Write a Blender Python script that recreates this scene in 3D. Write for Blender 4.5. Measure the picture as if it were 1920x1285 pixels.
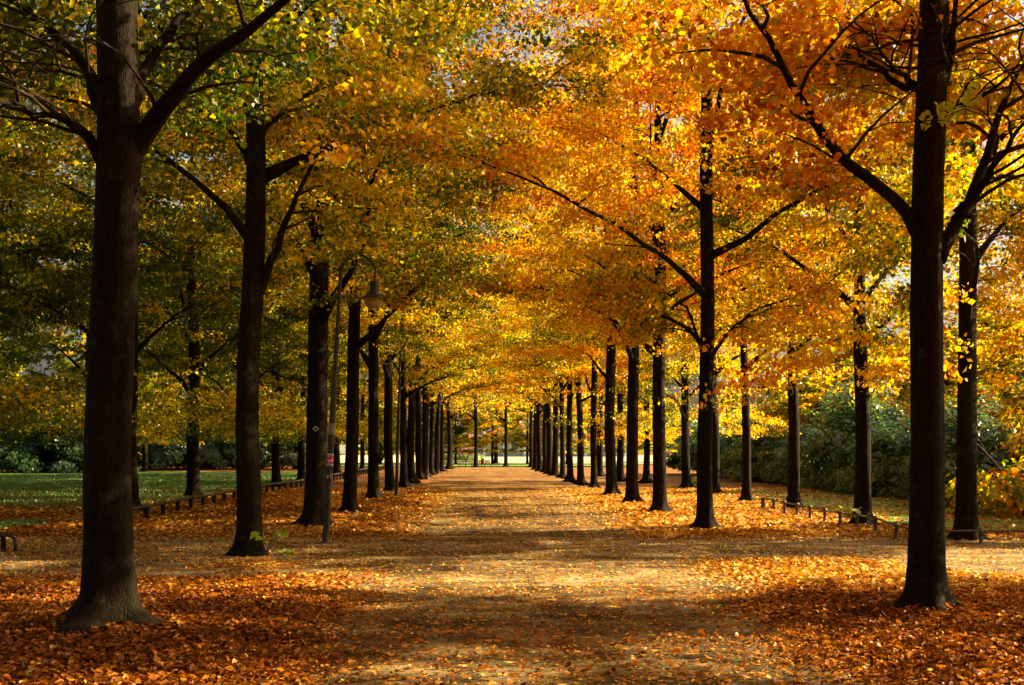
import bpy, math, random
import numpy as np
from mathutils import Vector

for o in list(bpy.data.objects):
    bpy.data.objects.remove(o)
S = bpy.context.scene
COL = S.collection
RAD = math.radians

# ------------------------------------------------------------------ camera, sky, sun, exposure
F, CX, HY, EYE = 2133.0, 912.0, 840.0, 1.65      # focal length in pixels, vanishing point, horizon row, eye height
cam = bpy.data.objects.new('camera', bpy.data.cameras.new('camera'))
COL.objects.link(cam)
cam.location = (0, 0, EYE)
cam.rotation_euler = (RAD(90), 0, 0)
cam.data.sensor_width = 36.0
cam.data.lens = F / 1920.0 * 36.0
cam.data.shift_x = (960 - CX) / 1920.0
cam.data.shift_y = (HY - 642.5) / 1920.0
cam.data.clip_start = 0.05
cam.data.clip_end = 2000
S.camera = cam

SUN_EL, SUN_AZ = RAD(27), RAD(76)                # azimuth clockwise from the avenue's direction (+Y)
W = bpy.data.worlds.new('World')
S.world = W
W.use_nodes = True
wn = W.node_tree
sky = wn.nodes.new('ShaderNodeTexSky')
sky.sky_type = 'NISHITA'
sky.sun_disc = False
sky.sun_elevation = SUN_EL
sky.sun_rotation = SUN_AZ
sky.dust_density = 7.0
sky.ozone_density = 0.6
bg = wn.nodes['Background']
bg.inputs['Strength'].default_value = 0.05
wn.links.new(sky.outputs[0], bg.inputs['Color'])

sun = bpy.data.objects.new('sun', bpy.data.lights.new('sun', 'SUN'))
COL.objects.link(sun)
sun.data.energy = 5.0
sun.data.angle = RAD(0.53)
sun.data.color = (1.0, 0.73, 0.41)
sd = Vector((math.sin(SUN_AZ) * math.cos(SUN_EL), math.cos(SUN_AZ) * math.cos(SUN_EL), math.sin(SUN_EL)))
sun.rotation_euler = sd.to_track_quat('Z', 'Y').to_euler()
sun.location = sd * 60

S.view_settings.view_transform = 'Standard'
S.view_settings.look = 'None'
S.view_settings.gamma = 1
S.view_settings.use_curve_mapping = False
S.view_settings.exposure = 2.12
S.render.engine = 'CYCLES'
cy = S.cycles
cy.max_bounces = 3
cy.diffuse_bounces = 2
cy.glossy_bounces = 2
cy.transmission_bounces = 2
cy.transparent_max_bounces = 4
cy.sample_clamp_indirect = 6.0
cy.caustics_reflective = False
cy.caustics_refractive = False

# ------------------------------------------------------------------ helpers
def ground_pt(px, py):
    d = F * EYE / (py - HY)
    return ((px - CX) / F * d, d)

def at(px, py, d):
    return np.array(((px - CX) / F * d, d, EYE + (HY - py) / F * d))

def sstep(a, b, x):
    t = np.clip((x - a) / (b - a), 0, 1)
    return t * t * (3 - 2 * t)

def wob(x, y):
    return (np.sin(x * 1.7 + y * 0.9 + 1.0) + np.sin(x * -0.8 + y * 2.1 + 4.0) + np.sin(x * 3.1 - y * 1.3) * 0.6
            + np.sin(x * 0.37 + y * 0.51 + 2.0)) / 3.6

def tag(o, label=None, cat=None, group=None, kind=None):
    if label: o['label'] = label
    if cat: o['category'] = cat
    if group: o['group'] = group
    if kind: o['kind'] = kind
    return o

def link(name, me, mat=None, parent=None, color=None):
    o = bpy.data.objects.new(name, me)
    COL.objects.link(o)
    if mat is not None and me is not None and len(me.materials) == 0:
        me.materials.append(mat)
    if parent is not None: o.parent = parent
    if color is not None: o.color = color
    return o

def empty(name, loc, rz=0.0, tilt=(0, 0)):
    o = bpy.data.objects.new(name, None)
    COL.objects.link(o)
    o.location = loc
    o.rotation_euler = (tilt[0], tilt[1], rz)
    o.empty_display_size = 0.3
    return o

class MB:
    """collects vertices and faces of one mesh"""
    def __init__(s):
        s.v, s.f = [], []
    def add(s, v, f):
        n = len(s.v)
        s.v += [tuple(map(float, p)) for p in v]
        s.f += [tuple(i + n for i in q) for q in f]
    def tube(s, pts, rad, sides=8, cap=True):
        pts = np.array(pts, float)
        n = len(pts)
        rad = np.broadcast_to(np.array(rad, float), (n,))
        t = np.gradient(pts, axis=0)
        t /= np.linalg.norm(t, axis=1)[:, None] + 1e-9
        ref = np.array((0, 0, 1.0)) if abs(t[0][2]) < 0.9 else np.array((1.0, 0, 0))
        vs = []
        u = np.cross(ref, t[0]); u /= np.linalg.norm(u)
        for i in range(n):
            u = u - t[i] * np.dot(u, t[i]); u /= np.linalg.norm(u) + 1e-9
            w = np.cross(t[i], u)
            for k in range(sides):
                a = 2 * math.pi * k / sides
                vs.append(pts[i] + rad[i] * (math.cos(a) * u + math.sin(a) * w))
        fs = []
        for i in range(n - 1):
            for k in range(sides):
                k2 = (k + 1) % sides
                fs.append((i * sides + k, i * sides + k2, (i + 1) * sides + k2, (i + 1) * sides + k))
        if cap:
            fs.append(tuple(range(sides))[::-1])
            fs.append(tuple((n - 1) * sides + k for k in range(sides)))
        s.add(vs, fs)
    def box(s, c, d, rz=0.0):
        x, y, z = d[0] / 2, d[1] / 2, d[2] / 2
        ca, sa = math.cos(rz), math.sin(rz)
        vs = []
        for sz in (-z, z):
            for (a, b) in ((-x, -y), (x, -y), (x, y), (-x, y)):
                vs.append((c[0] + a * ca - b * sa, c[1] + a * sa + b * ca, c[2] + sz))
        s.add(vs, [(3, 2, 1, 0), (4, 5, 6, 7), (0, 1, 5, 4), (1, 2, 6, 5), (2, 3, 7, 6), (3, 0, 4, 7)])
    def lathe(s, prof, c=(0, 0, 0), sides=20):
        vs, fs = [], []
        for (r, z) in prof:
            for k in range(sides):
                a = 2 * math.pi * k / sides
                vs.append((c[0] + r * math.cos(a), c[1] + r * math.sin(a), c[2] + z))
        for i in range(len(prof) - 1):
            for k in range(sides):
                k2 = (k + 1) % sides
                fs.append((i * sides + k, i * sides + k2, (i + 1) * sides + k2, (i + 1) * sides + k))
        s.add(vs, fs)
    def mesh(s, name, smooth=True):
        me = bpy.data.meshes.new(name)
        me.from_pydata(s.v, [], s.f)
        if smooth:
            me.polygons.foreach_set('use_smooth', np.ones(len(me.polygons), bool))
        me.update()
        return me
    def build(s, name, mat, parent=None, smooth=True, color=None):
        return link(name, s.mesh(name, smooth), mat, parent, color)

def unit(a):
    return a / (np.linalg.norm(a, axis=-1, keepdims=True) + 1e-9)

LEAF_FULL = (np.array([(-.48, 0, 0), (-.34, .30, .07), (.02, .43, .11), (.30, .22, .03), (.62, 0, -.08),
                       (.30, -.22, .03), (.02, -.43, .11), (-.34, -.30, .07)]),
             [(0, 4, 3, 2), (0, 2, 1), (0, 6, 5, 4), (0, 7, 6)])
LEAF_MID = (np.array([(-.48, 0, 0), (-.22, .38, .09), (.16, .36, .08), (.58, 0, -.08), (.16, -.36, .08), (-.22, -.38, .09)]),
            [(0, 3, 2, 1), (0, 5, 4, 3)])
LEAF_LITE = (np.array([(-.48, 0, 0), (0, .40, .10), (.55, 0, -.06), (0, -.40, .10)]), [(0, 3, 2, 1)])

def leaf_mesh(name, P, N, T, size, tint, shape, rng, curl=1.0):
    """one mesh of many leaves: positions, normals, tip directions, sizes and a tint per leaf"""
    n = len(P)
    N = unit(N)
    T = unit(T - N * np.sum(T * N, axis=1, keepdims=True))
    B = np.cross(N, T)
    L, faces = shape
    k = len(L)
    cz = (rng.uniform(-0.4, 2.2, n) * curl)[:, None]
    wd = rng.uniform(0.8, 1.12, n)[:, None]
    sz = size[:, None, None]
    V = P[:, None, :] + sz * (L[None, :, 0, None] * T[:, None, :]
                              + (L[None, :, 1] * wd)[:, :, None] * B[:, None, :]
                              + (L[None, :, 2] * cz)[:, :, None] * N[:, None, :])
    me = bpy.data.meshes.new(name)
    me.vertices.add(n * k)
    me.vertices.foreach_set('co', V.reshape(-1).astype(np.float32))
    flat = np.array([i for f in faces for i in f])
    tot = np.array([len(f) for f in faces])
    li = (np.arange(n)[:, None] * k + flat[None, :]).reshape(-1)
    me.loops.add(len(li))
    me.loops.foreach_set('vertex_index', li.astype(np.int32))
    tots = np.tile(tot, n)
    starts = np.concatenate(([0], np.cumsum(tots)[:-1]))
    me.polygons.add(len(tots))
    me.polygons.foreach_set('loop_start', starts.astype(np.int32))
    at_ = me.attributes.new('tint', 'FLOAT', 'FACE')
    at_.data.foreach_set('value', np.repeat(tint, len(faces)).astype(np.float32))
    me.update(calc_edges=True)
    return me

# ------------------------------------------------------------------ materials
def new_mat(name):
    m = bpy.data.materials.new(name)
    m.use_nodes = True
    m.node_tree.nodes.clear()
    return m, m.node_tree.nodes, m.node_tree.links

def ramp(nodes, stops):
    r = nodes.new('ShaderNodeValToRGB')
    e = r.color_ramp.elements
    e[0].position, e[0].color = stops[0][0], (*stops[0][1], 1)
    e[1].position, e[1].color = stops[-1][0], (*stops[-1][1], 1)
    for p, c in stops[1:-1]:
        x = e.new(p)
        x.color = (*c, 1)
    return r

def math_node(nodes, links, op, a, b=None):
    m = nodes.new('ShaderNodeMath')
    m.operation = op
    for i, v in enumerate((a, b)):
        if v is None: continue
        if isinstance(v, (int, float)): m.inputs[i].default_value = v
        else: links.new(v, m.inputs[i])
    return m.outputs[0]

def leaf_material(name, stops, spread=1.0, transl=0.5, gloss=0.05, sat=1.15):
    """thin leaf: diffuse + translucent; the object's colour shifts the tree along the ramp, the tint varies each leaf"""
    m, nd, lk = new_mat(name)
    out = nd.new('ShaderNodeOutputMaterial')
    oi = nd.new('ShaderNodeObjectInfo')
    sep = nd.new('ShaderNodeSeparateColor')
    lk.new(oi.outputs['Color'], sep.inputs[0])
    a = nd.new('ShaderNodeAttribute')
    a.attribute_name = 'tint'
    t = math_node(nd, lk, 'MULTIPLY', a.outputs['Fac'], spread)
    t = math_node(nd, lk, 'ADD', t, sep.outputs[0])
    r = ramp(nd, stops)
    lk.new(t, r.inputs[0])
    hs = nd.new('ShaderNodeHueSaturation')
    hs.inputs['Saturation'].default_value = sat
    hs.inputs['Value'].default_value = 1.12
    lk.new(r.outputs[0], hs.inputs['Color'])
    d = nd.new('ShaderNodeBsdfDiffuse')
    lk.new(r.outputs[0], d.inputs[0])
    tr = nd.new('ShaderNodeBsdfTranslucent')
    lk.new(hs.outputs[0], tr.inputs[0])
    mx = nd.new('ShaderNodeMixShader')
    mx.inputs[0].default_value = transl
    lk.new(d.outputs[0], mx.inputs[1])
    lk.new(tr.outputs[0], mx.inputs[2])
    g = nd.new('ShaderNodeBsdfGlossy')
    g.inputs['Roughness'].default_value = 0.42
    g.inputs['Color'].default_value = (1, 1, 1, 1)
    m2 = nd.new('ShaderNodeMixShader')
    m2.inputs[0].default_value = gloss
    lk.new(mx.outputs[0], m2.inputs[1])
    lk.new(g.outputs[0], m2.inputs[2])
    lk.new(m2.outputs[0], out.inputs[0])
    return m

M_LEAF = leaf_material('autumn_leaf', [(0.0, (.025, .055, .008)), (.25, (.075, .13, .010)), (.40, (.26, .26, .012)), (.50, (.88, .72, .03)),
                                       (.63, (.86, .42, .010)), (.78, (.74, .24, .006)), (.9, (.48, .12, .006)), (1.0, (.18, .04, .01))], transl=.60, gloss=.03)
M_EVER = leaf_material('evergreen_leaf', [(0.0, (.026, .075, .024)), (.5, (.085, .18, .052)), (1.0, (.22, .32, .06))], transl=.4, gloss=.07, sat=1)
M_LITTER = leaf_material('fallen_leaf', [(0.0, (.04, .015, .006)), (.22, (.17, .052, .010)), (.45, (.36, .115, .012)), (.68, (.56, .24, .022)),
                                         (.84, (.74, .47, .08)), (1.0, (.80, .64, .24))], transl=.25, gloss=.018, sat=1.1)
M_PINK = leaf_material('pink_leaf', [(0.0, (.45, .16, .10)), (.5, (.7, .35, .32)), (1.0, (.8, .55, .5))], transl=.4, gloss=.03, sat=1)
M_GRASS = leaf_material('grass_blade', [(0.0, (.04, .13, .018)), (.5, (.11, .26, .04)), (1.0, (.26, .34, .07))], transl=.3, gloss=.04, sat=1)

def bark_material(name, dark, light, moss, scale=1.0):
    m, nd, lk = new_mat(name)
    out = nd.new('ShaderNodeOutputMaterial')
    b = nd.new('ShaderNodeBsdfPrincipled')
    b.inputs['Roughness'].default_value = 0.88
    b.inputs['Specular IOR Level'].default_value = 0.12
    tc = nd.new('ShaderNodeTexCoord')
    mp = nd.new('ShaderNodeMapping')
    mp.inputs['Scale'].default_value = (30 * scale, 30 * scale, 6.5 * scale)
    lk.new(tc.outputs['Object'], mp.inputs[0])
    n1 = nd.new('ShaderNodeTexNoise')
    n1.inputs['Scale'].default_value = 1.0
    n1.inputs['Detail'].default_value = 7
    n1.inputs['Distortion'].default_value = 1.3
    lk.new(mp.outputs[0], n1.inputs[0])
    n2 = nd.new('ShaderNodeTexNoise')
    n2.inputs['Scale'].default_value = 3.0
    n2.inputs['Detail'].default_value = 4
    lk.new(tc.outputs['Object'], n2.inputs[0])
    r1 = ramp(nd, [(.3, dark), (.62, light), (.8, tuple(min(1, c * 1.35) for c in light))])
    lk.new(n1.outputs['Fac'], r1.inputs[0])
    r2 = ramp(nd, [(.45, (0, 0, 0)), (.65, (1, 1, 1))])
    lk.new(n2.outputs['Fac'], r2.inputs[0])
    mx = nd.new('ShaderNodeMix')
    mx.data_type = 'RGBA'
    lk.new(math_node(nd, lk, 'MULTIPLY', r2.outputs[0], .55), mx.inputs[0])
    lk.new(r1.outputs[0], mx.inputs[6])
    mx.inputs[7].default_value = (*moss, 1)
    lk.new(mx.outputs[2], b.inputs['Base Color'])
    mp3 = nd.new('ShaderNodeMapping')
    mp3.inputs['Scale'].default_value = (48 * scale, 48 * scale, 6.5 * scale)
    wv = nd.new('ShaderNodeMixRGB')
    wv.inputs[0].default_value = .16
    lk.new(tc.outputs['Object'], wv.inputs[1])
    lk.new(n2.outputs['Color'], wv.inputs[2])
    lk.new(wv.outputs[0], mp3.inputs[0])
    vo = nd.new('ShaderNodeTexVoronoi')
    vo.feature = 'DISTANCE_TO_EDGE'
    vo.inputs['Scale'].default_value = 1.0
    lk.new(mp3.outputs[0], vo.inputs['Vector'])
    cr = ramp(nd, [(0.0, (0, 0, 0)), (.16, (1, 1, 1))])
    lk.new(vo.outputs['Distance'], cr.inputs[0])
    hgt = math_node(nd, lk, 'ADD', math_node(nd, lk, 'MULTIPLY', n1.outputs['Fac'], 1.2), math_node(nd, lk, 'MULTIPLY', cr.outputs[0], .5))
    crk = nd.new('ShaderNodeMixRGB'); crk.blend_type = 'MULTIPLY'; crk.inputs[0].default_value = .40
    lk.new(mx.outputs[2], crk.inputs[1]); lk.new(cr.outputs[0], crk.inputs[2])
    n4 = nd.new('ShaderNodeTexNoise')
    n4.inputs['Scale'].default_value = 6.5
    n4.inputs['Detail'].default_value = 8
    lk.new(tc.outputs['Object'], n4.inputs[0])
    lr_ = ramp(nd, [(.60, (0, 0, 0)), (.68, (1, 1, 1))])
    lk.new(n4.outputs['Fac'], lr_.inputs[0])
    li = nd.new('ShaderNodeMix'); li.data_type = 'RGBA'
    lk.new(math_node(nd, lk, 'MULTIPLY', lr_.outputs[0], .5), li.inputs[0])
    lk.new(crk.outputs[0], li.inputs[6])
    li.inputs[7].default_value = (moss[0] * 2.2, moss[1] * 2.2, moss[2] * 3.2, 1)
    lk.new(li.outputs[2], b.inputs['Base Color'])
    bp = nd.new('ShaderNodeBump')
    bp.inputs['Strength'].default_value = .7
    bp.inputs['Distance'].default_value = .012
    lk.new(hgt, bp.inputs['Height'])
    lk.new(bp.outputs[0], b.inputs['Normal'])
    lk.new(b.outputs[0], out.inputs[0])
    return m

M_BARK = bark_material('bark', (.0025, .0015, .0008), (.016, .010, .005), (.020, .020, .007))
M_TWIG = bark_material('twig_bark', (.018, .012, .008), (.05, .032, .02), (.04, .035, .02), 2)

def plain(name, col, rough=.6, metal=0.0, noise=.25, scale=30.0, bump=0.0, spec=.4):
    m, nd, lk = new_mat(name)
    out = nd.new('ShaderNodeOutputMaterial')
    b = nd.new('ShaderNodeBsdfPrincipled')
    b.inputs['Roughness'].default_value = rough
    b.inputs['Metallic'].default_value = metal
    b.inputs['Specular IOR Level'].default_value = spec
    tc = nd.new('ShaderNodeTexCoord')
    n = nd.new('ShaderNodeTexNoise')
    n.inputs['Scale'].default_value = scale
    n.inputs['Detail'].default_value = 6
    lk.new(tc.outputs['Object'], n.inputs[0])
    r = ramp(nd, [(.3, tuple(c * (1 - noise) for c in col)), (.7, tuple(min(1, c * (1 + noise)) for c in col))])
    lk.new(n.outputs['Fac'], r.inputs[0])
    lk.new(r.outputs[0], b.inputs['Base Color'])
    if bump:
        bp = nd.new('ShaderNodeBump')
        bp.inputs['Strength'].default_value = bump
        bp.inputs['Distance'].default_value = .01
        lk.new(n.outputs['Fac'], bp.inputs['Height'])
        lk.new(bp.outputs[0], b.inputs['Normal'])
    lk.new(b.outputs[0], out.inputs[0])
    return m

M_LAMPGREEN = plain('lamp_green_paint', (.022, .024, .012), .5, 0, .35, 25)
M_GLOBE = plain('lamp_opal_glass', (.32, .25, .11), .25, 0, .08, 8)
M_IRON = plain('fence_iron', (.03, .026, .022), .5, .2, .4, 30, .2)
M_WORN = plain('worn_iron', (.10, .075, .055), .55, .1, .5, 22, .3)
M_WHITE = plain('white_sticker', (.62, .62, .58), .6, 0, .2, 40)
M_GREYTAPE = plain('grey_paper', (.20, .20, .18), .7, 0, .45, 30)
M_BLACKTAPE = plain('black_tape', (.03, .03, .03), .55, 0, .5, 30)
M_RED = plain('red_sticker', (.45, .03, .03), .5, 0, .15, 30)
M_BINRED = plain('bin_red_paint', (.30, .03, .025), .5, 0, .2, 20)
M_STONE = plain('pale_stone', (.52, .47, .38), .85, 0, .2, 3, .3)
M_PLASTER = plain('pale_plaster', (.50, .45, .36), .85, 0, .12, 2)
M_GLASS = plain('dark_window_glass', (.05, .06, .07), .15, 0, .2, 1)
M_ROOF = plain('grey_roof', (.16, .13, .12), .8, 0, .2, 5)
M_VAN = plain('white_paint', (.78, .78, .76), .35, 0, .04, 4)
M_TYRE = plain('tyre_rubber', (.03, .03, .03), .8, 0, .2, 20)
M_DIRT = plain('dark_soil', (.06, .035, .02), .95, 0, .5, 12, .8)

def ground_material(name, kind):
    """kind: litter, path, cross, lawn, meadow"""
    m, nd, lk = new_mat(name)
    out = nd.new('ShaderNodeOutputMaterial')
    b = nd.new('ShaderNodeBsdfPrincipled')
    b.inputs['Roughness'].default_value = .9
    b.inputs['Specular IOR Level'].default_value = .15
    geo = nd.new('ShaderNodeNewGeometry')
    pos = geo.outputs['Position']
    def noise(scale, detail=5, dist=0.0):
        n = nd.new('ShaderNodeTexNoise')
        n.inputs['Scale'].default_value = scale
        n.inputs['Detail'].default_value = detail
        n.inputs['Distortion'].default_value = dist
        lk.new(pos, n.inputs['Vector'])
        return n.outputs['Fac']
    def cells(scale):
        v = nd.new('ShaderNodeTexVoronoi')
        v.inputs['Scale'].default_value = scale
        v.inputs['Randomness'].default_value = 1
        mxv = nd.new('ShaderNodeMixRGB')
        mxv.inputs[0].default_value = .06
        n = nd.new('ShaderNodeTexNoise')
        n.inputs['Scale'].default_value = 9
        lk.new(pos, n.inputs['Vector'])
        lk.new(pos, mxv.inputs[1])
        lk.new(n.outputs['Color'], mxv.inputs[2])
        lk.new(mxv.outputs[0], v.inputs['Vector'])
        s = nd.new('ShaderNodeSeparateColor')
        lk.new(v.outputs['Color'], s.inputs[0])
        return s.outputs[0], s.outputs[1], v.outputs['Distance']
    def mix(f, c1, c2):
        x = nd.new('ShaderNodeMix')
        x.data_type = 'RGBA'
        for i, v in ((0, f), (6, c1), (7, c2)):
            if isinstance(v, tuple): x.inputs[i].default_value = (*v, 1)
            elif isinstance(v, (int, float)): x.inputs[i].default_value = v
            else: lk.new(v, x.inputs[i])
        return x.outputs[2]
    c, c2, dist = cells(15.0)
    lr = ramp(nd, [(0.0, (.04, .015, .005)), (.3, (.16, .055, .010)), (.6, (.33, .12, .016)), (.85, (.52, .25, .035)), (1.0, (.62, .42, .12))])
    lk.new(c, lr.inputs[0])
    litter = lr.outputs[0]
    big = noise(.35, 4)
    fine = noise(60, 4)
    if kind == 'litter':
        dk = ramp(nd, [(.35, (.5, .5, .5)), (.65, (1, 1, 1))])
        lk.new(noise(1.3, 5), dk.inputs[0])
        mu = nd.new('ShaderNodeMixRGB'); mu.blend_type = 'MULTIPLY'; mu.inputs[0].default_value = 1
        lk.new(litter, mu.inputs[1]); lk.new(dk.outputs[0], mu.inputs[2])
        col, h = mu.outputs[0], c2
    elif kind in ('path', 'cross'):
        sand = ramp(nd, [(.35, (.085, .066, .025)), (.65, (.23, .182, .078))] if kind == 'path' else [(.35, (.13, .105, .046)), (.65, (.35, .29, .155))])
        lk.new(noise(2.2, 8, .5), sand.inputs[0])
        gr = ramp(nd, [(.3, (.72, .72, .72)), (.7, (1.15, 1.15, 1.15))])
        lk.new(fine, gr.inputs[0])
        mu = nd.new('ShaderNodeMixRGB'); mu.blend_type = 'MULTIPLY'; mu.inputs[0].default_value = 1
        lk.new(sand.outputs[0], mu.inputs[1]); lk.new(gr.outputs[0], mu.inputs[2])
        mp = nd.new('ShaderNodeMapping')
        mp.inputs['Scale'].default_value = (1.5, .10, 1) if kind == 'path' else (.10, 1.5, 1)
        lk.new(pos, mp.inputs[0])
        tn = nd.new('ShaderNodeTexNoise')
        tn.inputs['Scale'].default_value = 1.0
        tn.inputs['Detail'].default_value = 3
        lk.new(mp.outputs[0], tn.inputs['Vector'])
        tr_ = ramp(nd, [(.36, (.52, .50, .46)), (.5, (.95, .95, .95)), (.66, (1.15, 1.13, 1.1))])
        lk.new(tn.outputs['Fac'], tr_.inputs[0])
        mu2 = nd.new('ShaderNodeMixRGB'); mu2.blend_type = 'MULTIPLY'; mu2.inputs[0].default_value = 1
        lk.new(mu.outputs[0], mu2.inputs[1]); lk.new(tr_.outputs[0], mu2.inputs[2])
        dp = ramp(nd, [(.40, (.60, .56, .50)), (.56, (1, 1, 1))])
        lk.new(noise(.8, 5, .8), dp.inputs[0])
        mu = nd.new('ShaderNodeMixRGB'); mu.blend_type = 'MULTIPLY'; mu.inputs[0].default_value = 1
        lk.new(mu2.outputs[0], mu.inputs[1]); lk.new(dp.outputs[0], mu.inputs[2])
        # scattered flat leaves far along the path: share grows away from the crossing
        sp = nd.new('ShaderNodeSeparateXYZ')
        lk.new(pos, sp.inputs[0])
        mr = nd.new('ShaderNodeMapRange')
        mr.inputs[1].default_value, mr.inputs[2].default_value = 22, 48
        mr.inputs[3].default_value, mr.inputs[4].default_value = .10, .50
        lk.new(sp.outputs[1], mr.inputs[0])
        lim = math_node(nd, lk, 'MULTIPLY', mr.outputs[0], math_node(nd, lk, 'ADD', big, .55))
        f = math_node(nd, lk, 'LESS_THAN', c2, lim)
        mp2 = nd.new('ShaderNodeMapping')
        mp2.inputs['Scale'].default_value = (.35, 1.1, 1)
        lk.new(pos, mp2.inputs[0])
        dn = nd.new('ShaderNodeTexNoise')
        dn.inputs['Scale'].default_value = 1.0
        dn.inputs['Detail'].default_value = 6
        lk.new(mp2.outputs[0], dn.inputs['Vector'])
        dr = ramp(nd, [(.36, (.55, .5, .45)), (.5, (1, 1, 1)), (.66, (1.3, 1.35, 1.4))])  # streaks across the path: leaf drifts plus sun dapple put into the colour
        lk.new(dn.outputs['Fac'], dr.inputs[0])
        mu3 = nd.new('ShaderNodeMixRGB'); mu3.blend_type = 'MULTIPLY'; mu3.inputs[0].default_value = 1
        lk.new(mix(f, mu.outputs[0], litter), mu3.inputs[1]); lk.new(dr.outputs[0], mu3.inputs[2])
        col, h = mu3.outputs[0], fine
    else:
        gr = ramp(nd, [(.3, (.045, .13, .022)), (.55, (.10, .25, .04)), (.75, (.18, .30, .055))])
        lk.new(noise(5.0, 9, 1.0), gr.inputs[0])
        lim = math_node(nd, lk, 'MULTIPLY', math_node(nd, lk, 'POWER', big, 3.0), 1.1 if kind == 'lawn' else 1.6)
        f = math_node(nd, lk, 'LESS_THAN', c2, lim)
        col, h = mix(f, gr.outputs[0], litter), fine
    lk.new(col, b.inputs['Base Color'])
    bp = nd.new('ShaderNodeBump')
    bp.inputs['Strength'].default_value = .6
    bp.inputs['Distance'].default_value = .03 if kind == 'litter' else .008
    lk.new(h, bp.inputs['Height'])
    lk.new(bp.outputs[0], b.inputs['Normal'])
    lk.new(b.outputs[0], out.inputs[0])
    return m

G_LITTER = ground_material('leaf_litter_soil', 'litter')
G_PATH = ground_material('sandy_path', 'path')
G_CROSS = ground_material('crossing_sand', 'cross')
G_LAWN = ground_material('lawn_grass', 'lawn')
G_MEADOW = ground_material('leafy_lawn_grass', 'meadow')

# ------------------------------------------------------------------ ground
PATH_L, PATH_R, CROSS_A, CROSS_B = -1.35, 2.65, 14.4, 20.6

def bedmask(x, y):
    w = wob(x, y) * .35
    inpath = sstep(PATH_L - 1.0, PATH_L + .6, x + w) * (1 - sstep(PATH_R - .6, PATH_R + 1.0, x + w))
    incross = sstep(CROSS_A - .3, CROSS_A + .5, y + w) * (1 - sstep(CROSS_B - .6, CROSS_B + .8, y + w))
    # the right-hand bed reaches a little into the crossing near the path, as a drift of leaves
    drift = sstep(2.2, 3.2, x) * (1 - sstep(5.2, 6.4, x)) * (1 - sstep(16.2, 17.0, y))
    incross = incross * (1 - drift)
    return (1 - inpath) * (1 - incross)

MOUNDS = []           # (x, y, height, radius) raised leaf litter at the feet of the front trees
def height(x, y):
    m = bedmask(x, y)
    h = -.035 + .075 * m + .025 * m * wob(x * 1.3 + 5, y * 1.3)
    for (mx, my, mh, mr) in MOUNDS:
        h = h + mh * np.exp(-((x - mx) ** 2 + (y - my) ** 2) / (mr * mr))
    return h

for (px, py, mh) in ((203, 1168, .05), (467, 1045, .08), (1735, 1140, .04)):
    gy = F * (EYE - .04 - mh) / (py - HY)
    MOUNDS.append(((px - CX) / F * gy, gy, mh, .9))

def ground_pt(px, py):
    """point of the (uneven) ground seen at a pixel"""
    d = F * EYE / (py - HY)
    for _ in range(6):
        d = F * (EYE - (float(height(np.float64((px - CX) / F * d), np.float64(d))) if d < 44 else 0)) / (py - HY)
    return ((px - CX) / F * d, d)

def grid_sheet(name, xs, ys, zf, mat):
    X, Y = np.meshgrid(xs, ys)
    Z = zf(X, Y) if callable(zf) else np.full_like(X, zf)
    v = np.stack([X, Y, Z], -1).reshape(-1, 3)
    nx, ny = len(xs), len(ys)
    i = np.arange((ny - 1) * nx).reshape(ny - 1, nx)[:, :-1].reshape(-1)
    f = np.stack([i, i + 1, i + nx + 1, i + nx], -1)
    me = bpy.data.meshes.new(name)
    me.from_pydata(v.tolist(), [], f.tolist())
    me.polygons.foreach_set('use_smooth', np.ones(len(me.polygons), bool))
    me.update()
    return link(name, me, mat)

ground_far = grid_sheet('ground', np.linspace(-420, 420, 15), np.linspace(-60, 700, 15), -.06, G_LITTER)
tag(ground_far, 'leaf covered park ground reaching to the trees far off', kind='structure')
ground_near = grid_sheet('leaf_bed', np.arange(-15, 16.01, .16), np.arange(2, 46, .16), height, G_LITTER)
tag(ground_near, 'uneven bed of brown leaf litter under the front trees', kind='structure')
path = grid_sheet('path', np.linspace(-2.6, 4.0, 12), np.linspace(-5, 98, 60), 0.0, G_PATH)
tag(path, 'wide sandy avenue path strewn with leaves', kind='structure')
cross = grid_sheet('crossing_path', np.linspace(-30, 30, 40), np.linspace(CROSS_A - .9, CROSS_B + .9, 8), .004, G_CROSS)
tag(cross, 'pale sandy path crossing the avenue', kind='structure')

def wavy_sheet(name, x0, x1, y0, y1, z, mat, label, amp=.8, n=60):
    pts = []
    for i in range(n):
        t = i / n
        pts.append((x0 + (x1 - x0) * t, y0 + amp * wob(i * 1.1, 3.0)))
    for i in range(n):
        t = i / n
        pts.append((x1 + amp * wob(7.0, i * .9), y0 + (y1 - y0) * t))
    for i in range(n):
        t = i / n
        pts.append((x1 + (x0 - x1) * t, y1 + amp * wob(i * 1.2, 11.0)))
    for i in range(n):
        t = i / n
        pts.append((x0 + amp * wob(17.0, i * 1.05), y1 + (y0 - y1) * t))
    me = bpy.data.meshes.new(name)
    me.from_pydata([(x, y, z) for x, y in pts], [], [tuple(range(len(pts)))])
    me.update()
    return tag(link(name, me, mat), label, kind='structure')

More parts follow.
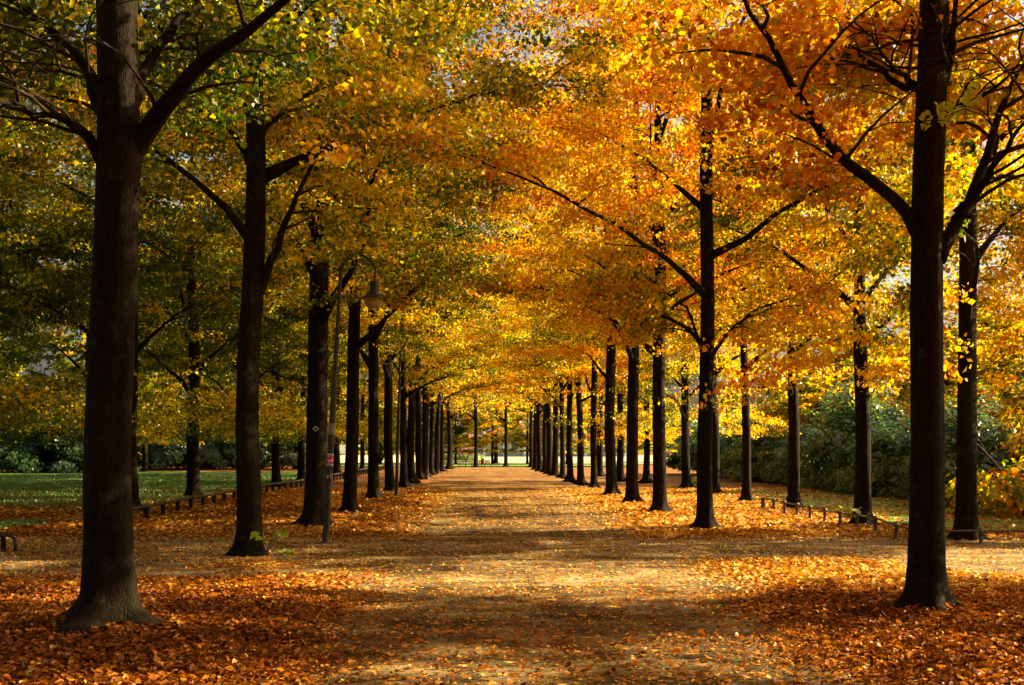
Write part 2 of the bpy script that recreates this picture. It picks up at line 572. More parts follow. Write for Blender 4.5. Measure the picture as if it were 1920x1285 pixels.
wavy_sheet('lawn', -60, -9.6, 31, 76, .055, G_LAWN, 'green lawn behind the low fence on the lamp side', 1.2)
wavy_sheet('lawn_edge', -24, -9.4, 21.6, 24.6, .055, G_LAWN, 'small strip of grass beside the crossing path', .5)
wavy_sheet('side_lawn', 8.8, 60, 22, 42, .075, G_MEADOW, 'lawn half hidden under yellow leaves behind the iron fence', .6)
wavy_sheet('far_lawn', -14, 14, 101, 116, .03, G_LAWN, 'dark green lawn closing the end of the avenue', .4)
wavy_sheet('far_meadow', -75, 45, 117, 260, .02, plain('sunlit_meadow', (.42, .44, .22), .95, 0, .25, .4), 'sunlit pale meadow beyond the avenue', .4)  # pale grass colour has the sunshine put into it

# ------------------------------------------------------------------ trees
def trunk_mesh(rng, R, H, flare=1.0, lean=(0, 0), knots=(), sides=22, roots=5):
    ph = rng.uniform(0, 6.28, 6)
    zs = np.unique(np.concatenate([np.array([-.15, -.05, 0, .04, .09, .15, .22, .32, .45, .6]), np.arange(.8, H, .3), [H]]))
    ax, ay = rng.uniform(-.05, .05, 2)
    def centre(z):
        return np.array((lean[0] * z + ax * math.sin(z * .9 + ph[0]) * min(1, z / 2), lean[1] * z + ay * math.sin(z * .8 + ph[1]) * min(1, z / 2), z))
    def rad(z):
        t = z / H
        return max(.012, R * (1.08 - .45 * t - .55 * max(0, t - .45) / .55))
    v, f = [], []
    th = np.arange(sides) * 2 * math.pi / sides
    for z in zs:
        c, r = centre(z), rad(z)
        zz = max(z, 0)
        fl = flare * (R * .22 * math.exp(-zz / .40) + R * 1.35 * math.exp(-zz / .10) * (.18 + .95 * np.abs(np.cos(roots * th / 2 + ph[2] + .25 * np.sin(2 * th + ph[3]))) ** 3))
        rr = r + np.maximum(fl, 0) + r * (.035 * np.sin(3 * th + ph[4] + z * .8) + .025 * np.sin(5 * th + ph[5] - z * 1.3)) + r * (.014 * np.sin(11 * th + 2 * math.sin(z * .7)) + rng.normal(0, .02, sides))
        for (kz, ka, kh, ks) in knots:
            da = (th - ka + math.pi) % (2 * math.pi) - math.pi
            rr = rr + kh * np.exp(-((z - kz) / ks) ** 2 - (da / .55) ** 2)
        for k in range(sides):
            v.append((c[0] + rr[k] * math.cos(th[k]), c[1] + rr[k] * math.sin(th[k]), z))
    n = len(zs)
    for i in range(n - 1):
        for k in range(sides):
            k2 = (k + 1) % sides
            f.append((i * sides + k, i * sides + k2, (i + 1) * sides + k2, (i + 1) * sides + k))
    f.append(tuple((n - 1) * sides + k for k in range(sides)))
    me = bpy.data.meshes.new('trunk')
    me.from_pydata(v, [], f)
    me.polygons.foreach_set('use_smooth', np.ones(len(f), bool))
    me.update()
    me.materials.append(M_BARK)
    return me, centre, rad

def grow(rng, p, az, e0, e1, L, n=9, wig=.12):
    pts = [np.array(p, float)]
    for k in range(n):
        t = k / (n - 1)
        e = e0 + (e1 - e0) * t + rng.normal(0, wig * .6)
        az = az + rng.normal(0, wig)
        pts.append(pts[-1] + L / n * np.array((math.cos(az) * math.cos(e), math.sin(az) * math.cos(e), math.sin(e))))
    return np.array(pts)

def smooth_poly(pts, n=14):
    pts = np.array(pts, float)
    k = len(pts)
    t = np.linspace(0, k - 1, n)
    out = []
    for x in t:
        i = min(int(x), k - 2)
        u = x - i
        p0, p1, p2, p3 = pts[max(i - 1, 0)], pts[i], pts[i + 1], pts[min(i + 2, k - 1)]
        out.append(.5 * ((2 * p1) + (p2 - p0) * u + (2 * p0 - 5 * p1 + 4 * p2 - p3) * u * u + (3 * p1 - p0 - 3 * p2 + p3) * u ** 3))
    return np.array(out)

def gen_tree(seed, R=.19, H=11.0, z0=4.0, rad=4.0, n_limb=10, n_leaf=30000, leaf=.10, shape=LEAF_MID, custom=(), skirt=0, knots=(),
             lean=(0, 0), flare=1.0, sides=22, zbase=None, cut=None, roots=5, front=None):
    """meshes of one tree, its base at the origin; custom: limbs given as (points, start radius)"""
    rng = np.random.default_rng(seed)
    tm, cen, rd = trunk_mesh(rng, R, H, flare, lean, knots, sides, roots)
    limbs, tips = [], []
    az0 = rng.uniform(0, 6.28)
    paths = []
    for pts, r0 in custom:
        paths.append((smooth_poly(pts), r0, True))
    zl = z0 if zbase is None else zbase
    for i in range(n_limb):
        fr = i / max(1, n_limb - 1)
        z = zl + (H * .86 - zl) * fr ** 1.05 + rng.uniform(-.2, .2)
        az = az0 + 2.4 * i + rng.uniform(-.4, .4)
        L = rad * (1.12 - .40 * fr ** 1.4) * rng.uniform(.85, 1.15)
        e0 = RAD(rng.uniform(24, 46) + 14 * fr); e1 = RAD(rng.uniform(-14, 12) + 40 * fr)
        c = cen(z); r = rd(z)
        p = c + np.array((math.cos(az), math.sin(az), 0)) * r * .4
        paths.append((grow(rng, p, az, e0, e1, L), max(.02, min(R * .38, r * .6) * rng.uniform(.75, 1.1)), False))
    tw = MB()
    spr = []                                            # spray centre, outward direction
    for pts, r0, isc in paths:
        b = MB()
        m = len(pts)
        if isc: pts = pts + rng.normal(0, .022, pts.shape) * np.linspace(0, 1, m)[:, None] ** .5; m = len(pts)
        rr = r0 * (1 - .85 * np.linspace(0, 1, m) ** 1.1)
        rr[0] *= 1.7; rr[1] *= 1.25
        b.tube(pts, np.maximum(rr, .007), 9)
        limbs.append(b.mesh('limb'))
        limbs[-1].materials.append(M_BARK)
        for s in range(8):
            t = .28 + .72 * s / 7
            x = t * (m - 1); i = min(int(x), m - 2)
            p = pts[i] + (pts[i + 1] - pts[i]) * (x - i)
            d = unit(pts[i + 1] - pts[i])
            az = math.atan2(d[1], d[0]) + (1 if s % 2 else -1) * RAD(rng.uniform(25, 80)) * (0.3 if s == 7 else 1)
            L = rng.uniform(.7, 1.9) * (1.1 - .4 * t) * min(1, rad / 3.5)
            q = grow(rng, p, az, RAD(rng.uniform(10, 40)), RAD(rng.uniform(-22, 15)), L, 6, .16)
            tw.tube(q, np.linspace(max(.011, min(.024, r0 * .36)), .005, len(q)), 4, False)
            for tt in (2, 4, 5, 6):
                spr.append((q[tt] + rng.normal(0, .12, 3), math.atan2(q[-1][1] - q[0][1], q[-1][0] - q[0][0])))
            for k in range(2):
                j = rng.integers(2, 6)
                q2 = grow(rng, q[j], az + rng.choice((-1, 1)) * RAD(rng.uniform(30, 70)), RAD(rng.uniform(0, 25)), RAD(rng.uniform(-35, 0)), L * .5, 4, .2)
                tw.tube(q2, np.linspace(.008, .004, len(q2)), 3, False)
                spr.append((q2[-1] + rng.normal(0, .08, 3), math.atan2(q2[-1][1] - q2[0][1], q2[-1][0] - q2[0][0])))
    # fill the crown's volume between the limbs
    nf = int(len(spr) * .55)
    cz, hz = (z0 + H) / 2 + .2, (H - z0) / 2 + .3
    u = unit(rng.normal(0, 1, (nf, 3))) * (rng.uniform(.25, 1, nf) ** .5)[:, None]
    for a in u:
        spr.append((np.array((a[0] * rad * .95 + lean[0] * cz, a[1] * rad * .95 + lean[1] * cz, cz + a[2] * hz)), math.atan2(a[1], a[0])))
    if front is not None:                               # leafy shoots on the trunk's near side
        for k in range(front[2]):
            spr.append((np.array((rng.normal(0, .55), -rng.uniform(.5, 2.2), rng.uniform(front[0], front[1]))), rng.uniform(-2.6, -.5)))
    # low hanging sprays on the outside of the crown
    for k in range(skirt):
        az = rng.uniform(0, 6.28); r = rad * rng.uniform(.55, 1.1)
        spr.append((np.array((math.cos(az) * r, math.sin(az) * r, z0 - rng.uniform(0, 1.7) * (r / rad) ** 2)), az))
    C = np.array([s[0] for s in spr]); A = np.array([s[1] for s in spr])
    ok = C[:, 2] > 2.0
    C, A = C[ok], A[ok]
    ns = len(C)
    wgt = rng.uniform(.4, 1.6, ns)
    cnt = np.maximum(4, (n_leaf * wgt / wgt.sum()).astype(int))
    idx = np.repeat(np.arange(ns), cnt)
    n = len(idx)
    sr = rng.uniform(.26, .54, ns)
    r = sr[idx] * np.sqrt(rng.uniform(0, 1, n)); a = rng.uniform(0, 6.28, n)
    ca, sa = np.cos(A[idx]), np.sin(A[idx])
    lx = r * np.cos(a) * 1.5; ly = r * np.sin(a) * .95
    P = C[idx].copy()
    P[:, 0] += lx * ca - ly * sa; P[:, 1] += lx * sa + ly * ca
    P[:, 2] += rng.normal(0, .07, n) - .22 * (lx / .6 + .6) * np.abs(lx) * .8
    N = np.array((0, 0, 1.0))[None] * .5 + rng.normal(0, .6, (n, 3))
    T = np.stack([np.cos(A[idx] + a * .35 - 1.1), np.sin(A[idx] + a * .35 - 1.1), rng.uniform(-1.1, .1, n)], -1) + rng.normal(0, .35, (n, 3))
    size = leaf * rng.uniform(.65, 1.3, n)
    low = .07 * (np.sin(P[:, 0] * 1.1 + seed) + np.sin(P[:, 1] * 1.3 + seed * 2) + np.sin(P[:, 2] * 1.2 + seed))
    tint = rng.normal(0, .085, ns)[idx] + rng.normal(0, .085, n) + low
    if cut is not None:
        keep = cut(P)
        P, N, T, size, tint = P[keep], N[keep], T[keep], size[keep], tint[keep]
    lm = leaf_mesh('crown', P, N, T, size, tint, shape, rng)
    lm.materials.append(M_LEAF)
    twm = tw.mesh('twigs')
    twm.materials.append(M_TWIG)
    return dict(trunk=tm, limbs=limbs, twigs=twm, crown=lm)

def plant_tree(pr, name, x, y, rz, label, cat, group, shade, scale=1.0, tilt=(0, 0), z=None, limbs=True, sz=1.0):
    """a tree (an Empty at its foot) with trunk, limbs, twigs and crown as children that share the prototype's meshes"""
    zz = float(height(np.float64(x), np.float64(y))) if z is None else z
    r = empty(name, (x, y, zz), rz, tilt)
    r.scale = (scale, scale, scale * sz)
    tag(r, label, cat, group)
    g = 1.0 if pr in FRONT else rr.uniform(.80, 1.15)
    link('trunk', pr['trunk'], None, r).scale = (g, g, 1)
    if limbs:
        for lm in pr['limbs']: link('limb', lm, None, r)
        tag(link('twigs', pr['twigs'], None, r), kind='stuff')
    c = link('crown', pr['crown'], None, r, (shade, 0, 0, 1))
    tag(c, kind='stuff')
    return r

FRONT = []
rr = random.Random(5)
GL = 'avenue trees in the row with the street lamps'
GR = 'avenue trees in the row without lamps'
GO = 'trees on the lawn side of the low post fence'
GM = 'trees on the lawn before the evergreen shrubs'

def custom_limbs(px, py, defs):
    """limbs traced in the tree's own plane and bent away in depth: (list of (px, py, depth shift), radius)"""
    x, y = ground_pt(px, py)
    out = []
    for pts, r in defs:
        out.append(([at(a, b, y + dd) - np.array((x, y, 0)) for (a, b, dd) in pts], r))
    return x, y, out

# the big front tree of the lamp row
x, y, cl = custom_limbs(203, 1168, [
    ([(212, 330, 0), (262, 285, 0), (300, 235, -.1), (345, 175, -.3), (400, 125, -.5), (470, 75, -.7), (560, 5, -1.0), (640, -70, -1.3)], .105),
    ([(235, 260, 0), (254, 200, .1), (283, 128, .3), (335, 65, .5), (385, -10, .8), (420, -90, 1.0)], .075),
    ([(200, 345, 0), (172, 290, -.1), (140, 255, -.2), (90, 235, -.3), (40, 218, -.5), (-40, 208, -.9)], .06),
    ([(212, 260, 0), (180, 215, .1), (163, 150, .2), (120, 95, .3), (70, 50, .5), (10, 10, .7), (-60, -50, 1.0)], .065),
    ([(212, 210, 0), (172, 165, -.2), (100, 160, -.4), (10, 172, -.7)], .03)])
T1 = gen_tree(11, R=.195, H=12.5, z0=4.9, rad=5.2, n_limb=9, n_leaf=72000, leaf=.070, custom=cl, zbase=6.2, cut=lambda P: (P[:, 1] > .25) | (P[:, 2] > 7.6) | (np.abs(P[:, 0] - .2) > 2.6),
              lean=(.012, 0), flare=1.35, knots=((4.15, -1.2, .035, .16), (4.1, -.2, .035, .22)), sides=32, roots=4)
FRONT.append(T1)
plant_tree(T1, 'linden_tree', x, y, 0, 'thick front tree of the lamp row with spreading roots and a heavy slanting limb', 'tree', GL, .40)
# front tree of the other row
x, y, cl = custom_limbs(1735, 1140, [
    ([(1742, 500, 0), (1718, 445, 0), (1685, 400, -.1), (1640, 362, -.2), (1575, 305, -.4), (1530, 250, -.5), (1490, 190, -.7), (1460, 135, -.9), (1425, 80, -1.1), (1390, 0, -1.4), (1360, -70, -1.6)], .07),
    ([(1752, 500, 0), (1785, 450, 0), (1815, 395, .1), (1845, 320, .1), (1873, 240, .2), (1895, 180, .3), (1935, 120, .5)], .075),
    ([(1800, 420, 0), (1835, 375, -.1), (1868, 325, -.3), (1905, 265, -.5), (1960, 200, -.8)], .05),
    ([(1748, 215, 0), (1722, 186, .1), (1675, 172, .1), (1620, 125, .3), (1560, 78, .6)], .05),
    ([(1715, 180, .1), (1690, 160, 0), (1655, 130, -.1), (1625, 80, -.3)], .032),
    ([(1755, 235, 0), (1790, 218, -.1), (1830, 205, -.2), (1880, 170, -.4), (1935, 110, -.8)], .035),
    ([(1750, 215, 0), (1735, 150, .1), (1725, 90, .3), (1690, 20, .5)], .05),
    ([(1755, 215, 0), (1782, 130, -.1), (1790, 50, -.3), (1800, -40, -.5)], .06)])
T2 = gen_tree(23, R=.150, H=15.5, z0=4.8, rad=5.8, n_limb=9, n_leaf=78000, leaf=.070, custom=cl, zbase=6.3, cut=lambda P: (P[:, 1] > .2) | (P[:, 2] > 7.4) | ((np.abs(P[:, 0]) > 1.0) & (P[:, 1] > -1.2)),
              lean=(.012, 0), flare=1.0, sides=30, roots=5)
FRONT.append(T2)
tree2 = plant_tree(T2, 'linden_tree', x, y, 0, 'front tree of the lampless row with a long limb curving over the path', 'tree', GR, .625)
# the bright green sprig hanging before its trunk: each leaf a piece of its own
M_SPRIG = leaf_material('green_leaf', [(0, (.16, .32, .02)), (1, (.50, .60, .05))], transl=.6, gloss=.05, sat=1)
rngq = np.random.default_rng(51)
sprig_meshes = []
for k in range(5):
    me = leaf_mesh('leaf', np.array([[0, 0, 0.]]), np.array([[0, 0, 1.]]), np.array([[1., 0, 0]]), np.array([1.]), np.array([k / 4.]), LEAF_FULL, rngq)
    me.materials.append(M_SPRIG)
    sprig_meshes.append(me)
for k in range(44):
    t = rngq.uniform(0, 1)
    px, py = 1728 + 105 * t + rngq.normal(0, 9), 232 - 50 * t + rngq.normal(0, 13)
    p = at(px, py, y - .32 + rngq.normal(0, .07)) - np.array((x, y, tree2.location.z))
    o = link('leaf', sprig_meshes[k % 5], None, tree2)
    o.location = tuple(p)
    sc_ = .085 * rngq.uniform(.7, 1.3)
    o.scale = (sc_, sc_, sc_)
    o.rotation_euler = (rngq.uniform(-1.1, 1.1), rngq.uniform(.1, 1.2), rngq.uniform(0, 6.28))
sb = MB()
sb.tube([tuple(at(1752, 236, y - .12) - np.array((x, y, tree2.location.z))), tuple(at(1775, 222, y - .26) - np.array((x, y, tree2.location.z))),
         tuple(at(1805, 200, y - .32) - np.array((x, y, tree2.location.z))), tuple(at(1838, 176, y - .33) - np.array((x, y, tree2.location.z)))], [.010, .008, .006, .004], 6)
sb.build('sprig_stem', M_TWIG, tree2)
# second tree of the lamp row
x, y, cl = custom_limbs(467, 1045, [
    ([(470, 570, 0), (492, 530, 0), (512, 480, 0), (532, 425, 0), (553, 372, 0), (590, 300, .2), (650, 230, .4)], .085),
    ([(478, 290, 0), (500, 240, 0), (540, 200, .2), (600, 150, .4)], .05),
    ([(468, 300, 0), (440, 250, 0), (400, 215, -.2), (330, 190, -.5)], .05)])
T3 = gen_tree(31, R=.172, H=13.5, z0=4.6, rad=5.3, n_limb=8, n_leaf=70000, leaf=.082, shape=LEAF_LITE, custom=cl, zbase=4.9, cut=lambda P: (P[:, 1] > .2) | (P[:, 2] > 7.4) | (np.abs(P[:, 0] - .2) > 1.0), lean=(.010, 0), flare=1.0,
              sides=28, knots=((3.9, -.3, .04, .25),))
FRONT.append(T3)
plant_tree(T3, 'linden_tree', x, y, 0, 'second tree of the lamp row, forked, with green sprouts at its foot', 'tree', GL, .41)
# second tree of the lampless row
x, y, cl = custom_limbs(1322, 990, [
    ([(1325, 690, 0), (1310, 645, 0), (1275, 612, 0), (1200, 578, .3), (1150, 560, .6), (1090, 520, .9)], .055),
    ([(1318, 665, 0), (1305, 630, 0), (1290, 590, -.1), (1265, 565, -.3), (1235, 540, -.5)], .04),
    ([(1330, 690, 0), (1342, 662, 0), (1378, 620, 0), (1430, 582, .2), (1540, 545, .6), (1600, 500, .9)], .05)])
T4 = gen_tree(43, R=.140, H=16.5, z0=4.2, rad=6.0, n_limb=11, n_leaf=95000, leaf=.082, shape=LEAF_LITE, custom=cl, zbase=4.4, cut=lambda P: (P[:, 1] > .2) | (P[:, 2] > 6.0) | (np.abs(P[:, 0]) > .9), lean=(.006, 0), sides=24, front=(6.6, 12.5, 60))
FRONT.append(T4)
plant_tree(T4, 'linden_tree', x, y, 0, 'second tree of the lampless row, slim, with three thin forked limbs', 'tree', GR, .61)

PA = gen_tree(101, R=.185, H=15.5, z0=4.1, rad=5.0, n_limb=11, n_leaf=64000, leaf=.086, shape=LEAF_LITE)
PB = gen_tree(102, R=.175, H=15.5, z0=4.0, rad=5.0, n_limb=10, n_leaf=64000, leaf=.086, shape=LEAF_LITE, knots=((3.0, 2, .03, .2),))
PC = gen_tree(103, R=.148, H=15.5, z0=4.0, rad=5.0, n_limb=11, n_leaf=70000, leaf=.088, shape=LEAF_LITE)
PD = gen_tree(104, R=.140, H=15.5, z0=4.2, rad=5.0, n_limb=10, n_leaf=70000, leaf=.088, shape=LEAF_LITE, knots=((2.6, 3, .03, .2),))
PE = gen_tree(110, R=.148, H=15.5, z0=4.0, rad=4.8, n_limb=11, n_leaf=42000, leaf=.098, shape=LEAF_LITE)
PF = gen_tree(111, R=.18, H=15.5, z0=4.0, rad=4.8, n_limb=11, n_leaf=42000, leaf=.098, shape=LEAF_LITE)
PO = gen_tree(105, R=.165, H=12.5, z0=3.1, rad=4.5, n_limb=10, n_leaf=66000, leaf=.09, shape=LEAF_LITE, skirt=110, cut=lambda P: (P[:, 2] > 4.5) | (P[:, 1] > .3) | (np.abs(P[:, 0]) > 1.5))
PQ = gen_tree(106, R=.15, H=9.8, z0=3.1, rad=3.9, n_limb=10, n_leaf=64000, leaf=.088, shape=LEAF_LITE, skirt=90, cut=lambda P: (P[:, 2] > 4.5) | (P[:, 1] > .3) | (np.abs(P[:, 0]) > 1.5))
PR = gen_tree(107, R=.16, H=9.5, z0=3.0, rad=3.9, n_limb=10, n_leaf=64000, leaf=.088, shape=LEAF_LITE, skirt=100, cut=lambda P: (P[:, 2] > 4.5) | (P[:, 1] > .3) | (np.abs(P[:, 0]) > 1.5))
PX = gen_tree(109, R=.16, H=9.5, z0=4.3, rad=3.8, n_limb=10, n_leaf=32000, leaf=.088, shape=LEAF_LITE, skirt=14, cut=lambda P: (P[:, 2] > 4.7) | (P[:, 1] > .3) | (np.abs(P[:, 0]) > 1.5))
PN = gen_tree(108, R=.19, H=12, z0=4.3, rad=4.8, n_limb=11, n_leaf=36000, leaf=.080)
FA = gen_tree(201, R=.19, H=13.5, z0=4.0, rad=5.0, n_limb=8, n_leaf=9500, leaf=.16, shape=LEAF_LITE, sides=12)
FB = gen_tree(202, R=.17, H=13.5, z0=4.0, rad=5.0, n_limb=8, n_leaf=9500, leaf=.16, shape=LEAF_LITE, sides=12)
FS = gen_tree(205, R=.16, H=9.5, z0=3.6, rad=3.6, n_limb=8, n_leaf=5000, leaf=.16, shape=LEAF_LITE, sides=12)
FW = gen_tree(203, R=.22, H=14, z0=2.6, rad=5.2, n_limb=9, n_leaf=20000, leaf=.26, shape=LEAF_LITE, sides=12, skirt=120)
FX = gen_tree(204, R=.20, H=12, z0=2.4, rad=4.8, n_limb=9, n_leaf=18000, leaf=.26, shape=LEAF_LITE, sides=12, skirt=120)

rr = random.Random(5)
ORD = ['first', 'second', 'third', 'fourth', 'fifth', 'sixth', 'seventh', 'eighth', 'ninth', 'tenth', 'eleventh', 'twelfth', 'thirteenth',
       'fourteenth', 'fifteenth', 'sixteenth', 'seventeenth', 'eighteenth']

def row(pixels, protos, cat, group, shades, labels, name='linden_tree', lean=0.0, turn=3.14, far=None, mid=None, sz0=1.0):
    out = []
    for i, (px, py) in enumerate(pixels):
        x, y = ground_pt(px, py)
        p = protos[i % len(protos)] if y < 36 or (mid is None and y < 62) else mid if y < 62 else (far or (FA if i % 2 else FB))
        sh = shades(i, y)
        out.append(plant_tree(p, name, x, y, rr.uniform(-turn, turn), labels[i], cat, group, sh, rr.uniform(.94, 1.06),
                              (RAD(rr.uniform(-.6, .6)), RAD(lean + rr.uniform(-1.3, 1.3))), sz=sz0 if i == 0 else 1.0))
    return out

L_PIX = [(592, 985), (655, 960), (700, 936), (732, 922), (757, 911), (771, 904), (787, 897), (797, 892.5), (808, 889), (817, 886), (828, 883), (843, 878.5)]
L_LAB = ['third tree of the lamp row, carrying a small white diamond mark on its trunk',
         'fourth tree of the lamp row, dark trunk just behind the sticker covered lamp post',
         'fifth tree of the lamp row, with a round dark burl on its trunk',
         'sixth tree of the lamp row, pale lit flank, just before the second lamp',
         'seventh tree of the lamp row, standing just past the second lamp post']
L_LAB += ['%s tree of the lamp row counted from the front, slim with distance' % ORD[i] for i in range(7, 13)] + ['last tree of the lamp row at the far end of the avenue']
Ltrees = row(L_PIX, [PA, PB], 'tree', GL, lambda i, y: .39 + .075 * sstep(30, 58, y) + rr.uniform(-.04, .04), L_LAB, lean=1.0, mid=PF)
R_PIX = [(1237, 960), (1185, 942), (1147, 928), (1114, 916), (1089, 908), (1069, 903), (1055, 896), (1040, 892), (1030, 889), (1022, 886), (1012, 884), (1004, 881)]
R_LAB = ['%s tree of the lampless row counted from the front' % ORD[i] for i in range(2, 13)] + ['last tree of the lampless row at the far end of the avenue']
row(R_PIX, [PC, PD], 'tree', GR, lambda i, y: .615 - .15 * sstep(28, 58, y) + rr.uniform(-.03, .03), R_LAB, mid=PE)
# trees whose crowns hang into the top of the picture, standing just outside it
plant_tree(PN, 'linden_tree', -3.6, 4.6, 1.0, 'nearest tree of the lamp row, only its crown hangs into the picture', 'tree', GL, .41)
plant_tree(PN, 'linden_tree', 4.7, 5.6, 2.0, 'nearest tree of the lampless row, only its crown hangs into the picture', 'tree', GR, .62)
# outer rows
OL_PIX = [(246, 957), (364, 933), (455, 919), (518, 909), (565, 903), (632, 890.5), (679, 884)]
OL_LAB = ['lawn side tree half hidden behind the thick front trunk', 'dark lawn side tree behind the low fence between the two front trunks',
          'lawn side tree mostly hidden behind the second trunk of the lamp row',
          'lawn side tree just past the forked second tree, first of a close pair', 'lawn side tree just past the forked second tree, second of a close pair',
          'thin lawn side tree right behind the sticker covered lamp post', 'thin lawn side tree seen between two trunks of the lamp row']
row(OL_PIX, [PO, PO], 'tree', GO, lambda i, y: .32 + rr.uniform(-.05, .05), OL_LAB, turn=.5)
OR_PIX = [(1812, 1012), (1617, 984), (1488, 954), (1400, 941), (1339, 927), (1287, 916), (1212, 904), (1162, 901), (1124, 892)]
OR_LAB = ['slender lawn side tree behind the iron fence corner with mossy foot', 'lawn side tree behind the iron fence with green sprouts at its foot',
          'lawn side tree behind the hooped end of the iron fence', 'lawn side tree with two curved side limbs past the end of the iron fence',
          'lawn side tree half hidden by the second lampless row tree', 'pale sunlit lawn side tree in front of the dark shrubs',
          'thin pale lawn side tree before the dark shrub mass', 'thin grey lawn side tree between two lampless row trunks',
          'farthest lawn side tree of the row beside the evergreen shrubs']
row(OR_PIX, [PQ, PX, PX, PX, PX], 'tree', GM, lambda i, y: .47 + rr.uniform(-.05, .05), OR_LAB, turn=.5, far=FS, sz0=1.3)
plant_tree(PQ, 'linden_tree', 8.6, 7.7, .4, 'unseen lawn side tree added to shade the near end of the path', 'tree', GM, .62, .75, sz=1.25)  # unseen; set and scaled so its shade stops before the sunlit band
plant_tree(PR, 'linden_tree', 8.6, 13.15, 1.4, 'slim unseen tree added to shade a narrow band before the crossing path', 'tree', GM, .60, .52, sz=1.75)  # added out of view, kept narrow to cast one band of shade
plant_tree(PO, 'linden_tree', -11.8, 22.5, .2, 'lawn side tree whose greenish crown hangs in at the edge of the picture', 'tree', GO, .27)
plant_tree(PR, 'linden_tree', 12.9, 13.6, .4, 'small unseen tree added to shade the bed, nearer side of the crossing path', 'tree', GM, .55, .42, sz=1.8)  # added out of frame to darken the right bed before the crossing
plant_tree(PR, 'linden_tree', 13.2, 22.2, 2.4, 'small tree added beside the frame for shade, farther side of the crossing path', 'tree', GM, .50, .8)  # added for its shadow on the right side of the crossing
for i, (x, y) in enumerate(((-16, 21), (-15.5, 27), (-17, 32.5), (-15.4, 44.3), (-15.6, 60.5))):
    plant_tree(PO, 'linden_tree', x, y, i * .9, 'inner lawn tree whose dark green crown fills the lamp side edge, %s of five' % ORD[i], 'tree', GO, .27 + .02 * i, 1.1)
# trees closing the avenue
for (px, py, lab, sh) in ((892, 876.6, 'far tree standing beside the red bin at the end of the avenue', .40),
                          (948.5, 874.7, 'far tree standing alone in the middle of the avenue end', .36),
                          (996, 876.6, 'far dark tree with a forked top closing the avenue', .38)):
    x, y = ground_pt(px, py)
    plant_tree(FB, 'linden_tree', x, y, rr.uniform(0, 6), lab, 'tree', 'trees closing the end of the avenue', sh, 1.0)
# woodland behind
wood_l = [(-23, 47), (-27, 58), (-17, 66), (-36, 50), (-24, 80), (-36, 78), (-15, 90), (-44, 92), (-28, 104), (-13, 112), (-6, 122), (1, 119), (7, 124),
          (-19, 132), (-46, 66), (-52, 84), (-24, 36), (-32, 42), (-40, 62), (-30, 92), (-21, 98), (-38, 108), (-50, 110), (-58, 96), (-22, 118)]
wood_r = [(17.5, 57), (21.5, 55), (25.5, 55), (20, 65), (23.5, 68), (29, 64), (25, 52), (27, 62), (27, 73), (14, 118), (20, 134), (27, 128), (34, 57), (37, 68), (33, 46), (25, 41), (31, 37)]
wood_l.sort(key=lambda p: p[0] / p[1])
wood_r.sort(key=lambda p: -p[0] / p[1])
NUM = ORD + ['nineteenth', 'twentieth', 'twenty-first', 'twenty-second', 'twenty-third', 'twenty-fourth', 'twenty-fifth', 'twenty-sixth']
for i, (x, y) in enumerate(wood_l):
    plant_tree(FW if i % 2 else FX, 'woodland_tree', x, y, rr.uniform(0, 6), 'bushy green woodland tree beyond the lamp side lawn, %s counting inward from the picture edge' % NUM[i],
               'tree', 'woodland trees beyond the lawn', .30 + rr.uniform(-.10, .12), rr.uniform(.85, 1.15), z=-.05, limbs=False)
for i, (x, y) in enumerate(wood_r):
    plant_tree(FW if i % 2 else FX, 'woodland_tree', x, y, rr.uniform(0, 6), 'bushy yellow woodland tree behind the shrub bank, %s counting inward from the picture edge' % NUM[i],
               'tree', 'woodland trees beyond the shrubs', .43 + rr.uniform(-.08, .08), rr.uniform(.75, .9), z=-.05, limbs=False, sz=.75)
for i, (x, y, k) in enumerate(((-7.5, 114, .62), (-3.2, 118, .55), (.6, 113, .60), (4.2, 117, .62), (8.0, 113, .6), (11.5, 117, .65), (-11, 118, .7))):
    plant_tree(FX, 'low_tree', x, y, i * 1.3, 'low olive green tree closing the avenue end, %s from the lamp side' % NUM[(i + 1) % 7], 'tree', 'low trees behind the avenue end', .42 + .04 * (i % 3), k, z=.0, limbs=False)
# avenue goes on behind the camera: unseen trees added to shade the trunks
for i, (x, y, p, g) in enumerate(((-3.7, -1.5, PA, GL), (4.8, -.6, PD, GR), (-3.7, -7.5, PB, GL), (4.8, -6.8, PC, GR), (-9.6, 4, PO, GO), (9, 3.5, PQ, GM), (-9.4, -4, PO, GO), (8.8, -3, PR, GM))):
    plant_tree(p, 'linden_tree', x, y, i * 1.7, 'avenue tree standing behind the viewer, %s of those outside the picture' % ORD[i], 'tree', g, .5, 1.0)

